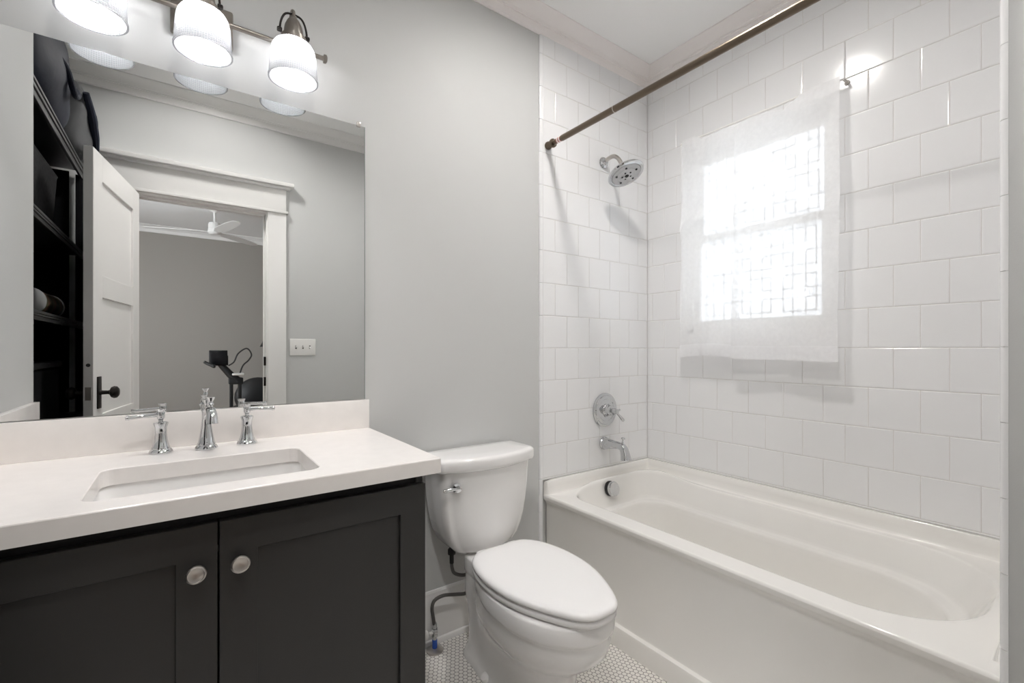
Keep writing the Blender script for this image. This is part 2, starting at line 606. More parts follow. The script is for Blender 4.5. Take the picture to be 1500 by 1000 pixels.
def tiled(name, P, ur, vr, off_odd, off_even, hole=None):
    """running-bond 6-inch tiles with eased edges on a grout bed; P(u, v, d) -> world"""
    T, J, V0, D = 0.1575, 0.0017, 0.741, 0.008
    tl, gr = MB(), MB()
    k0 = math.floor((vr[0] - V0) / T)
    k1 = math.ceil((vr[1] - V0) / T)
    for k in range(k0, k1):
        v0, v1 = max(vr[0], V0 + k * T), min(vr[1], V0 + (k + 1) * T)
        off = off_odd if k % 2 else off_even
        j0 = math.floor((ur[0] - off) / T)
        j1 = math.ceil((ur[1] - off) / T)
        for j in range(j0, j1):
            u0, u1 = max(ur[0], off + j * T), min(ur[1], off + (j + 1) * T)
            if u1 - u0 < .004 or v1 - v0 < .004: continue
            for (a0, a1, b0, b1) in (subtract((u0, u1, v0, v1), hole) if hole else [(u0, u1, v0, v1)]):
                if a1 - a0 < .006 or b1 - b0 < .006: continue
                a0 += J / 2; a1 -= J / 2; b0 += J / 2; b1 -= J / 2
                ta, tb = random.uniform(-1, 1) * .0009, random.uniform(-1, 1) * .0009
                uc, vc = (a0 + a1) / 2, (b0 + b1) / 2
                loops = []
                for ins, d in ((0, -.001), (0, D - .0022), (.0006, D - .0010), (.0018, D - .0003), (.004, D)):
                    loops.append([P(u, v, d + (ta * (u - uc) + tb * (v - vc) if d > .004 else 0)) for u, v in
                                  ((a0 + ins, b0 + ins), (a1 - ins, b0 + ins), (a1 - ins, b1 - ins), (a0 + ins, b1 - ins))])
                tl.loft(loops, False, True)
    o = tl.build(name, M['tile'], None, angle=5)
    struct(o)
    # grout bed
    for (a0, a1, b0, b1) in (subtract((*ur, *vr), hole) if hole else [(*ur, *vr)]):
        gr.loft([[P(u, v, d) for u, v in ((a0, b0), (a1, b0), (a1, b1), (a0, b1))] for d in (-.001, D - .0016)])
    g = gr.build('grout', M['grout'], o)
    return o


TZ0, TZ1 = 0.575, 2.735
tiled('wall_back_tile', lambda u, v, d: Vector((u, -d, v)), (1.408, 2.2035), (TZ0, TZ1), 1.408, 1.408 + .07875)
tiled('wall_right_tile', lambda u, v, d: Vector((XR - d, -u, v)), (0.007, 1.528), (TZ0, TZ1), .121, .121 + .07875,
      (-WY1, -WY0, WZ0, WZ1))
tiled('wall_alcove_tile', lambda u, v, d: Vector((u, YC + d, v)), (1.405, 2.2035), (TZ0, TZ1), 1.41, 1.41 + .07875)
# bullnose edge pieces
b = MB(); c = MB()
z = F
rows = []
z = 0.741 - .1575 * 4
while z < TZ1:
    a0, a1 = max(z, F), min(z + .1575, TZ1)
    # on the plumbing wall: flat strip with a rounded outer edge
    b.prism([(0, 0), (0, .004), (.003, .0075), (.008, .0085), (.018, .0085), (.018, 0)],
            lambda p, q, t: Vector((1.389 + p, -q, t)), a0 + .001, a1 - .001)
    # on the alcove wall's free edge
    pts = []
    for i in range(7):
        a = PI / 2 * i / 6
        pts.append((.011 - .014 * math.sin(a), -.003 + .0125 * math.cos(a)))
    poly = [(.020, -.0005), (.020, .0095)] + pts + [(-.003, -.0045), (.0, -.0045), (.0, -.0005)]
    c.prism(poly, lambda p, q, t: Vector((XC + p, YC + q, t)), a0 + .0007, a1 - .0007)
    z += .1575
struct(b.build('trim_1', M['tile'], angle=40))
struct(c.build('trim_2', M['tile'], angle=60))

# crown moulding (h = down from ceiling, p = out from wall)
CR = [(0, .0), (.078, .0), (.078, -.006), (.070, -.012), (.058, -.018), (.044, -.027), (.034, -.037), (.030, -.042), (.019, -.045), (.019, -.050), (.014, -.052), (.012, -.086), (.006, -.091), (0, -.091)]


def crown(name, fn, a, b, m=None):
    return struct(MB().prism(CR, fn, a, b).build(name, m or M['crown'], angle=25))


crown('trim_3', lambda p, q, t: Vector((t, -p - .0, CZ + q)), XL, XR)
crown('trim_4', lambda p, q, t: Vector((XR - .002 - p, t, CZ + q)), YC, 0)
crown('trim_5', lambda p, q, t: Vector((t, YD + p, CZ + q)), RX0, XC, M['trim'])
crown('trim_6', lambda p, q, t: Vector((XC - p, t, CZ + q)), YD, YC, M['trim'])
crown('trim_7', lambda p, q, t: Vector((t, YC + p, CZ + q)), XC, XR)
crown('trim_8', lambda p, q, t: Vector((XL + p, t, CZ + q)), RY0, 0, M['trim'])

# baseboards with shoe moulding
BB = [(0, 0), (.026, 0), (.026, .008), (.022, .018), (.016, .022), (.016, .185), (.013, .192), (.013, .205), (.009, .212), (0, .212)]


def base(name, fn, a, b):
    return struct(MB().prism(BB, fn, a, b).build(name, M['trim'], angle=25))


base('baseboard_back', lambda p, q, t: Vector((t, -p, F + q)), .54, 1.385)
base('baseboard_front', lambda p, q, t: Vector((t, YD + p, F + q)), OX1 + .117, XC)
base('baseboard_alcove', lambda p, q, t: Vector((XC - p, t, F + q)), YD, YC - .005)

# ------------------------------------------------------------------ window
win = struct(thing('window_1', 'small double-hung window with frosted panes behind the sheer curtain', 'window', (XR + .07, (WY0 + WY1) / 2, WZ0)))
f = MB()
f.box(XR - .008, XR + .15, WY0, WY1, WZ0, WZ0 + .012, .002)
f.box(XR - .004, XR + .15, WY0, WY0 + .008, WZ0, WZ1, .001)
f.box(XR - .004, XR + .15, WY1 - .008, WY1, WZ0, WZ1, .001)
f.box(XR - .004, XR + .15, WY0, WY1, WZ1 - .008, WZ1, .001)
f.build('reveal', M['trim'], win)
f = MB()
a0, a1, c0, c1 = WY0 + .008, WY1 - .008, WZ0 + .012, WZ1 - .008
f.box(XR + .055, XR + .12, a0, a0 + .028, c0, c1, .003)
f.box(XR + .055, XR + .12, a1 - .028, a1, c0, c1, .003)
f.box(XR + .055, XR + .12, a0, a1, c1 - .028, c1, .003)
f.box(XR + .055, XR + .12, a0, a1, c0, c0 + .03, .003)
f.build('window_frame', M['trim'], win)
mid = 1.80


def sash(x, z0, z1):
    s = MB()
    y0, y1 = a0 + .024, a1 - .024
    s.box(x, x + .03, y0, y0 + .035, z0, z1, .003)
    s.box(x, x + .03, y1 - .035, y1, z0, z1, .003)
    s.box(x, x + .03, y0 + .03, y1 - .03, z0, z0 + .04, .003)
    s.box(x, x + .03, y0 + .03, y1 - .03, z1 - .04, z1, .003)
    so = s.build('sash', M['trim'], win)
    g = MB().box(x + .014, x + .018, y0 + .03, y1 - .03, z0 + .035, z1 - .035)
    g.build('pane', M['glass'], so)
    MB().box(x + .0125, x + .0135, y0 + .034, y1 - .034, z0 + .039, z1 - .039).build('privacy_film', M['film'], so)
    # lattice printed on the privacy film: interlocking rectangles
    l = MB()
    Y0, Y1, Z0, Z1 = y0 + .036, y1 - .036, z0 + .041, z1 - .041
    cw, chh, lw = (Y1 - Y0) / 3.0, .21, .007
    for i in range(-1, 4):
        for j in range(-1, 4):
            cx, cz = Y0 + (i + .5 * (j % 2)) * cw + .02, Z0 + j * chh * .5 + .02
            for (p0, p1, q0, q1) in ((cx, cx + cw * .72, cz, cz + lw), (cx, cx + cw * .72, cz + chh * .8, cz + chh * .8 + lw),
                                     (cx, cx + lw, cz, cz + chh * .8), (cx + cw * .72, cx + cw * .72 + lw, cz, cz + chh * .8)):
                p0, p1, q0, q1 = max(p0, Y0), min(p1, Y1), max(q0, Z0), min(q1, Z1)
                if p1 - p0 > .002 and q1 - q0 > .002:
                    l.box(x + .0105, x + .0115, p0, p1, q0, q1)
    l.build('film_pattern', M['filmline'], so)


sash(XR + .062, c0 + .025, mid + .02)
sash(XR + .088, mid - .02, c1 - .025)
portal('window_portal', (XR + .16, (WY0 + WY1) / 2, (WZ0 + WZ1) / 2), (0, PI / 2, 0), WZ1 - WZ0, WY1 - WY0)

# curtain rod and two sheer panels
CX = 2.155
rz = 2.297
cr = thing('curtain_rod', 'thin white tension rod carrying the sheer curtains above the window', 'curtain rod', (XR - .008, -.63, rz))
MB().tube([(CX, -.262, rz), (CX, -.70, rz)], .0055, 12).tube([(CX, -.66, rz), (CX, -1.0, rz)], .0042, 12).build('rod', M['white'], cr)
for y in (-.268, -.996):
    MB().tube([(2.2, y, rz), (CX + .004, y, rz), (CX, y - .002 if y > -.5 else y + .002, rz)], .0045, 10).lathe([(.010, 0), (.010, .004), (.005, .006)], (2.2022, y, rz), (-1, 0, 0), 16).build('bracket', M['nickel'], cr)


def curtain(label, ya, yb, top, zb, bulge, gather):
    n, mrows = 90, 60
    vs, fs = [], []
    zt0 = rz + .012
    for i in range(mrows + 1):
        t = i / mrows
        for j in range(n + 1):
            s = j / n
            y = ya + (yb - ya) * s
            zt = top(s)
            z = zt + (zb(s) - zt) * t
            x = CX - .010 - .005 * math.sin(s * gather + 1.2 * t) * (.5 + .8 * t) - .0015 * math.sin(s * gather * 2.3 + t * 2) - bulge * t
            if t < .08: x += .003 * (1 - t / .08)
            # sagging cross-fold half-way up
            x -= .012 * math.exp(-((z - 1.83 - .05 * math.sin(s * 5)) / .035) ** 2)
            vs.append((x, y + .003 * math.sin(t * 9 + s * 7), z))
    for i in range(mrows):
        for j in range(n):
            a = i * (n + 1) + j
            fs.append((a, a + 1, a + n + 2, a + n + 1))
    b = MB(); b.add(vs, fs)
    o = b.build('sheer_curtain', M['curtain'], angle=180)
    tag(o, label, 'curtain', 'sheer curtain panels at the window')
    # stitched hem
    h = MB()
    vs2, fs2 = [], []
    for i in range(9):
        t = 1 - .055 * (1 - i / 8)
        for j in range(n + 1):
            s = j / n
            base_i = min(int(t * mrows), mrows)
            z = top(s) + (zb(s) - top(s)) * t
            x = CX - .0125 - .005 * math.sin(s * gather + 1.2 * t) * (.5 + .8 * t) - .0015 * math.sin(s * gather * 2.3 + t * 2) - bulge * t
            vs2.append((x, ya + (yb - ya) * s + .003 * math.sin(t * 9 + s * 7), z))
    for i in range(8):
        for j in range(n):
            a = i * (n + 1) + j
            fs2.append((a, a + 1, a + n + 2, a + n + 1))
    h.add(vs2, fs2)
    h.build('hem', M['hem'], o, angle=180)
    return o


curtain('left sheer white curtain panel, nearer the shower corner', -.272, -.585,
        lambda s: rz + (.012 if s < .28 else .012 - .045 * min(1, (s - .28) / .12) + .024 * max(0, math.sin((s - .3) * 4.2))), lambda s: 1.165 + .012 * math.sin(s * PI), .010, 11)
curtain('right sheer white curtain panel, nearer the tub\'s foot end', -.560, -.992,
        lambda s: rz + (.012 if s > .62 else -.020 + .012 * math.sin(s * 9) + .032 * max(0, (s - .5) / .12)), lambda s: 1.163 - .006 * s, .026, 8)

# ------------------------------------------------------------------ tub
tub = thing('bathtub', 'white alcove bathtub along the tiled window wall', 'bathtub', (1.80, -.77, F))


def rrect(x0, x1, y0, y1, rads, na=10, ns=16):
    """rounded rectangle; rads for corners (x0,y1)=front-left, (x0,y0)=front-right, (x1,y0)=back-right, (x1,y1)=back-left (counter order)"""
    cs = [((x0, y1), rads[0], PI / 2, PI), ((x0, y0), rads[1], PI, 1.5 * PI), ((x1, y0), rads[2], 1.5 * PI, 2 * PI), ((x1, y1), rads[3], 0, PI / 2)]
    out = []
    arcs = []
    for (cx, cy), r, aa, bb in cs:
        ox = cx + r if cx == x0 else cx - r
        oy = cy + r if cy == y0 else cy - r
        arcs.append([(ox + r * math.cos(aa + (bb - aa) * i / na), oy + r * math.sin(aa + (bb - aa) * i / na)) for i in range(na + 1)])
    for k in range(4):
        out += arcs[k]
        p, q = arcs[k][-1], arcs[(k + 1) % 4][0]
        for i in range(1, ns):
            t = i / ns
            out.append((p[0] + (q[0] - p[0]) * t, p[1] + (q[1] - p[1]) * t))
    return out


def sm(a, b, x):
    t = max(0, min(1, (x - a) / (b - a)))
    return t * t * (3 - 2 * t)


XF, XB, Y0, Y1 = 1.412, 2.2045, -1.5290, -.0070
RIM = .508
loops = []


def outer(front, z):
    r = .004
    loops.append([(x, y, z) for x, y in rrect(front, XB, Y0, Y1, (r, r, r, r))])


outer(XF, F); outer(XF, .084); outer(XF + .003, .092); outer(XF + .016, .098); outer(XF + .018, .105)
outer(XF + .018, .455); outer(XF + .014, .470); outer(XF + .003, .481); outer(XF, .487); outer(XF, .499)


def up(ins_front, ins_side, zf, zs):
    pts = rrect(XF + ins_front, XB - ins_side, Y0 + ins_side, Y1 - ins_side, (.004,) * 4)
    l = []
    for x, y in pts:
        wgt = sm(XF + .05, XF + .13, x) if y < Y0 + .1 else sm(XF + ins_front, XF + ins_front + .005, x)
        l.append((x, y, zf + (zs - zf) * wgt))
    loops.append(l)


up(.0, .0, .499, .571)
up(.002, .0, .505, .5742)
up(.006, .014, RIM, .5742)
up(.009, .017, RIM, .571)
up(.011, .020, RIM, .545)
up(.013, .023, RIM, .520)
up(.016, .027, RIM, .511)
up(.020, .030, RIM, RIM + .001)
up(.026, .036, RIM, RIM)


def inner(f, bk, lf, rt, z, rr=(.11, .26, .26, .12), raise_=0.0):
    pts = rrect(f, bk, rt, lf, rr)
    l = []
    for x, y in pts:
        ra = raise_ * sm(-.42, -.10, y) * sm(1.50, 1.72, x)
        l.append((x, y, z + ra))
    loops.append(l)


def inset(g, gb, gl, gr, z, rs=1.0, raise_=0.0):
    inner(1.500 + g, 2.140 - gb, -.072 - gl, -1.464 + gr, z, (.11 * rs, .26 * rs, .26 * rs, .12 * rs), raise_)


inset(-.008, -.008, -.008, -.008, RIM, raise_=.030)
inset(0, 0, 0, 0, RIM, raise_=.030)
inset(.003, .003, .003, .003, RIM - .001, raise_=.029)
inset(.006, .006, .006, .006, RIM - .005, raise_=.028)
inset(.008, .009, .009, .010, RIM - .012, raise_=.026)
inset(.010, .015, .013, .018, RIM - .026, raise_=.022)
inset(.022, .046, .036, .056, .418, .97, .006)
inset(.025, .050, .040, .062, .408, .96)
inset(.028, .055, .044, .068, .403, .95)
inset(.034, .063, .050, .077, .4005, .94)
inset(.044, .075, .060, .089, .399, .93)
inset(.049, .081, .065, .095, .396, .92)
inset(.052, .085, .068, .100, .389, .92)
inset(.055, .089, .071, .108, .370, .91)
inset(.076, .118, .094, .210, .20, .85)
inset(.086, .130, .106, .235, .168, .8)
inset(.105, .150, .125, .262, .150, .75)
inset(.16, .21, .19, .34, .142, .5)
tb = MB().loft(loops, True, True)
tb.build('shell', M['acrylic'], tub, angle=40)
# overflow plate on the drain-end wall
ov = MB()
nrm = Vector((0, -1, .22)).normalized()
oc = Vector((1.782, -.098, .492))
ov.lathe([(.030, -.01), (.038, -.002), (.038, .004), (.034, .006), (.034, .012)], oc, nrm, 36)
ov.build('overflow_base', M['black'], tub)
MB().lathe([(.035, .0), (.037, .002), (.037, .014), (.034, .018), (.001, .019)], oc + nrm * .012 + Vector((.004, 0, -.003)), nrm, 40).build('overflow_cap', M['chrome'], tub)

# ------------------------------------------------------------------ tub filler, valve, shower head, rod
sp = thing('tub_spout', 'chrome tub spout with diverter knob above the bathtub drain end', 'faucet', (1.832, -.008, .705))
SX, SZ = 1.832, .705
MB().lathe([(.030, -.002), (.034, .002), (.034, .008), (.031, .012)], (SX, -.008, SZ), (0, -1, 0), 32).tube(
    [(SX, -.012, SZ), (SX, -.03, SZ), (SX, -.055, SZ + .002), (SX, -.085, SZ + .004), (SX, -.115, SZ + .004), (SX, -.138, SZ - .002), (SX, -.150, SZ - .018), (SX, -.156, SZ - .038), (SX, -.160, SZ - .056), (SX, -.161, SZ - .062)],
    [.031, .030, .0255, .021, .019, .021, .022, .0245, .027, .0275], 28, smooth=4).build('spout', M['chrome'], sp)
MB().lathe([(.006, 0), (.006, .008), (.004, .012), (.004, .02), (.010, .024), (.011, .028), (.008, .032), (.001, .033)], (SX, -.138, SZ + .018), (0, -.15, 1), 20).build('diverter_knob', M['chrome'], sp)

VX, VZ = 1.838, .883
va = thing('shower_valve', 'round chrome shower valve trim with lever on the tiled plumbing wall', 'shower valve', (VX, -.008, VZ))
MB().lathe([(.088, -.001), (.091, .002), (.090, .006), (.082, .010), (.078, .010), (.076, .014), (.060, .017), (.058, .015), (.045, .017)], (VX, -.008, VZ), (0, -1, 0), 56).build('escutcheon', M['chrome'], va)
h = MB().lathe([(.034, .014), (.034, .02), (.030, .024), (.026, .04), (.026, .055), (.024, .06), (.001, .062)], (VX, -.008, VZ), (0, -1, 0), 36)
h.build('handle_hub', M['chrome'], va)
l = MB().lathe([(.012, .058), (.013, .066), (.010, .072), (.010, .080), (.014, .084), (.012, .092), (.001, .094)], (VX, -.008, VZ), (0, -1, 0), 28)
l.tube([(VX, -.085, VZ), (VX + .024, -.088, VZ - .022), (VX + .048, -.09, VZ - .045), (VX + .056, -.09, VZ - .052)], [.006, .0065, .009, .0085], 16, smooth=3)
l.tube([(VX, -.085, VZ), (VX + .030, -.082, VZ + .004), (VX + .036, -.082, VZ + .004)], [.004, .004, .006], 12)
l.build('lever', M['chrome'], va)

HX, HZ = 1.828, 2.206
sh = thing('overhead_shower', 'round chrome rain shower head on a bent arm above the tub', 'shower head', (HX, -.008, HZ))
MB().lathe([(.028, 0), (.030, .003), (.028, .008), (.018, .014), (.014, .024)], (HX, -.008, HZ), (0, -1, 0), 32).build('flange', M['chrome'], sh)
MB().tube([(HX, -.01, HZ), (HX, -.05, HZ + .012), (HX, -.085, HZ + .010), (HX, -.115, HZ - .014), (HX, -.138, HZ - .054)], .0105, 16, smooth=6).build('arm', M['nickel'], sh)
ax = Vector((0.02, -.42, -.90)).normalized()
hc = Vector((HX, -.140, HZ - .058))
MB().sphere(hc, .016).lathe([(.013, 0), (.016, .012), (.026, .022), (.055, .030), (.082, .038), (.092, .046), (.094, .052), (.090, .058), (.078, .060), (.074, .057)], hc, ax, 56).build('head', M['chrome'], sh)
fc = MB().lathe([(.075, .054), (.074, .060), (.050, .0615), (.048, .0635), (.024, .0645), (.020, .066), (.001, .0665)], hc, ax, 48).build('spray_face', M['face'], sh)
q = Vector((0, 0, 1)).rotation_difference(ax)
NZ = [MB().lathe([(.010, .064), (.010, .069), (.001, .069)], hc, ax, 16)]
for i in range(5):
    a = i * 2 * PI / 5 + .3
    NZ.append(MB().lathe([(.0045, .060), (.0045, .067), (.001, .067)], hc + q @ Vector((.024 * math.cos(a), .024 * math.sin(a), 0)), ax, 10))
for i in range(5):
    a = i * 2 * PI / 5
    NZ.append(MB().lathe([(.0055, .058), (.0055, .0645), (.001, .065)], hc + q @ Vector((.054 * math.cos(a), .054 * math.sin(a), 0)), ax, 10))
for nz in NZ:
    nz.build('nozzle', M['holes'], fc)

RX, RZ = 1.437, 2.194
rod = thing('shower_rod', 'bronze shower curtain tension rod spanning the tub opening', 'curtain rod', (RX, -.0085, RZ))
MB().tube([(RX, -.03, RZ), (RX, -.30, RZ)], .0115, 24).build('inner_tube', M['rod'], rod)
MB().tube([(RX, -.110, RZ), (RX, -.115, RZ), (RX, YC + .02, RZ)], [.012, .0138, .0138], 28).build('outer_tube', M['rod'], rod)
MB().tube([(RX, -.430, RZ), (RX, -.434, RZ)], .0147, 28).build('seam_ring', M['nickel'], rod)
MB().tube([(RX, -.082, RZ), (RX, -.108, RZ)], .0120, 24).build('sticker', M['sticker'], rod, label='red and white paper sticker')
for (y, d) in ((-.0086, -1), (YC + .0086, 1)):
    MB().lathe([(.017, 0), (.019, .004), (.019, .012), (.016, .020), (.015, .034), (.020, .036), (.021, .040), (.020, .046), (.014, .048)], (RX, y, RZ), (0, d, 0), 32).build('end_cap', M['rod'], rod)

# ------------------------------------------------------------------ vanity
CT = .918           # counter top
van = thing('vanity_cabinet', 'charcoal two-door vanity cabinet under the pale countertop', 'cabinet', (.05, -.28, F))
VL, VR = -.425, .532
c = MB()
c.box(VR - .018, VR, -.548, -.002, F, .876, .001)
c.box(VL, VL + .018, -.548, -.002, F, .876, .001)
c.box(VL + .018, VR - .018, -.02, -.002, .1, .876)
c.box(VL + .018, VR - .018, -.545, -.02, .10, .118)
c.build('carcass', M['cabinet'], van)
MB().box(VL + .018, VR - .018, -.540, -.52, .79, .876).build('face_rail', M['cabin'], van)
MB().box(VL + .018, VR - .018, -.48, -.465, F, .1).build('toe_kick', M['cabin'], van)


def shaker(x0, x1, z0, z1, kx):
    st, y0, yf = .071, -.549, -.569
    b = MB()
    rings = [(0, 0, y0), (0, 0, yf + .0015), (.0015, .0015, yf), (st - .001, st - .001, yf), (st, st, yf + .001), (st, st, yf + .010)]
    lp = [[(x0 + i, y, z0 + k), (x1 - i, y, z0 + k), (x1 - i, y, z1 - k), (x0 + i, y, z1 - k)] for i, k, y in rings]
    b.loft(lp)
    d = b.build('door', M['cabinet'], van, angle=25)
    MB().lathe([(.007, 0), (.007, .012), (.010, .015), (.0175, .019), (.0185, .022), (.0175, .025), (.0145, .0265), (.013, .0255), (.001, .0255)],
               (kx, yf, .757), (0, -1, 0), 36).build('knob', M['nickel'], d, label='brushed nickel round knob')


shaker(VL + .001, .0595, .13, .848, .022)
shaker(.0625, VR - .001, .13, .848, .099)

SX0, SX1, SY0, SY1 = -.158, .276, -.526, -.232     # sink cut-out
ctp = thing('countertop', 'pale quartz countertop with backsplash over the dark vanity', 'countertop', (.06, -.30, .878))
CL, CRX, CF = XL + .001, .562, -.600


def rect_loop(x0, x1, y0, y1, z, r):
    return [(x, y, z) for x, y in rrect(x0, x1, y0, y1, (r,) * 4, 6, 6)]


e = .003
lp = [rect_loop(SX0, SX1, SY0, SY1, .878, .030), rect_loop(CL, CRX, CF, -.001, .878, .002), rect_loop(CL, CRX, CF, -.001, CT - e, .002),
      rect_loop(CL + e * .4, CRX - e * .4, CF + e * .4, -.0015, CT - e * .3, .002), rect_loop(CL + e, CRX - e, CF + e, -.002, CT, .002),
      rect_loop(SX0 - .002, SX1 + .002, SY0 - .002, SY1 + .002, CT, .032), rect_loop(SX0, SX1, SY0, SY1, CT - .002, .030)]
lp.append(lp[0])
MB().loft(lp, False, False).build('slab', M['quartz'], ctp, angle=12)
MB().box(CL, CRX, -.021, -.001, CT, 1.022, .0015).build('backsplash', M['quartz'], ctp)
MB().box(CL, CL + .02, -.598, -.021, CT, 1.022, .0015).build('side_splash', M['quartz'], ctp)

sk = thing('sink', 'white rectangular undermount sink set into the vanity countertop', 'sink', ((SX0 + SX1) / 2, -.38, .74))
o_ = .010
lp = [rect_loop(SX0 - .03, SX1 + .03, SY0 - .02, SY1 + .02, .8775, .035), rect_loop(SX0 - o_, SX1 + o_, SY0 - o_, SY1 + o_, .8775, .04),
      rect_loop(SX0 - .006, SX1 + .006, SY0 - .006, SY1 + .006, .868, .045), rect_loop(SX0 + .002, SX1 - .002, SY0 + .002, SY1 - .002, .81, .05),
      rect_loop(SX0 + .02, SX1 - .02, SY0 + .015, SY1 - .015, .765, .055), rect_loop(SX0 + .06, SX1 - .06, SY0 + .05, SY1 - .05, .748, .05),
      rect_loop(SX0 + .19, SX1 - .19, SY0 + .12, SY1 - .12, .742, .02)]
MB().loft(lp, False, True).build('basin', M['ceramic'], sk, angle=60)
MB().lathe([(.022, .740), (.022, .745), (.018, .747), (.001, .746)], ((SX0 + SX1) / 2, -.38, 0), (0, 0, 1), 24).build('drain', M['chrome'], sk)

fa = thing('faucet', 'chrome widespread faucet with two lever handles behind the vanity sink', 'faucet', (.056, -.095, CT))
FX, FY = .057, -.098
MB().lathe([(.0275, 0), (.0285, .004), (.026, .009), (.0225, .013), (.0225, .017), (.0205, .020), (.017, .038), (.0135, .062), (.0115, .085), (.0115, .105), (.0135, .113), (.010, .118), (.001, .120)],
           (FX, FY, CT), (0, 0, 1), 40).build('spout_body', M['chrome'], fa)
MB().tube([(FX, FY, CT + .088), (FX + .001, FY - .02, CT + .104), (FX + .003, FY - .05, CT + .118), (FX + .006, FY - .08, CT + .121), (FX + .008, FY - .100, CT + .114), (FX + .009, FY - .110, CT + .100), (FX + .009, FY - .113, CT + .086)],
          [.010, .010, .0105, .0115, .0125, .0135, .0145], 24, smooth=5).build('spout', M['chrome'], fa)
MB().lathe([(.005, 0), (.005, .007), (.008, .010), (.0055, .014), (.0055, .018), (.0105, .028), (.0105, .030), (.001, .031)], (FX + .007, FY - .085, CT + .128), (0, 0, 1), 24).build('finial', M['chrome'], fa)
MB().lathe(
    [(.005, 0), (.006, .006), (.005, .012), (.0095, .023), (.0095, .025), (.001, .026)], (FX, FY, CT + .118), (0, 0, 1), 24).build('finial', M['chrome'], fa)
for s, hx in ((-1, -.049), (1, .161)):
    hb = MB().lathe([(.0265, 0), (.0275, .004), (.025, .009), (.0215, .012), (.0215, .016), (.0195, .019), (.0155, .036), (.0135, .055), (.0140, .072), (.0175, .082), (.0175, .085), (.012, .087), (.001, .088)],
                    (hx, -.087, CT), (0, 0, 1), 40).build('handle', M['chrome'], fa)
    MB().lathe([(.007, .084), (.0055, .092), (.0085, .096), (.0095, .1), (.0095, .112), (.0085, .115), (.0115, .122), (.0115, .124), (.001, .125)], (hx, -.087, CT), (0, 0, 1), 24).tube(
        [(hx, -.087, CT + .107), (hx + s * .03, -.088, CT + .106), (hx + s * .066, -.090, CT + .104), (hx + s * .069, -.090, CT + .104), (hx + s * .076, -.090, CT + .104)], [.0055, .0052, .0052, .0068, .0062], 16).build('lever', M['chrome'], hb)

# ------------------------------------------------------------------ mirror
MZ0, MZ1, MX1 = 1.0235, 2.034, .549
mi = thing('wall_mirror', 'large frameless wall mirror above the vanity backsplash', 'mirror', (.06, 0, MZ0))
MB().box(XL + .003, MX1, -.006, -.0005, MZ0, MZ1, .0008, 1).build('mirror_glass', M['mirror'], mi)
MB().box(MX1, MX1 + .0025, -.006, -.0005, MZ0, MZ1).build('mirror_edge', M['edge'], mi)
for x in (.527,):
    MB().box(x - .007, x + .007, -.011, -.0005, MZ1 - .006, MZ1 + .012, .002).build('clip', M['nickel'], mi)

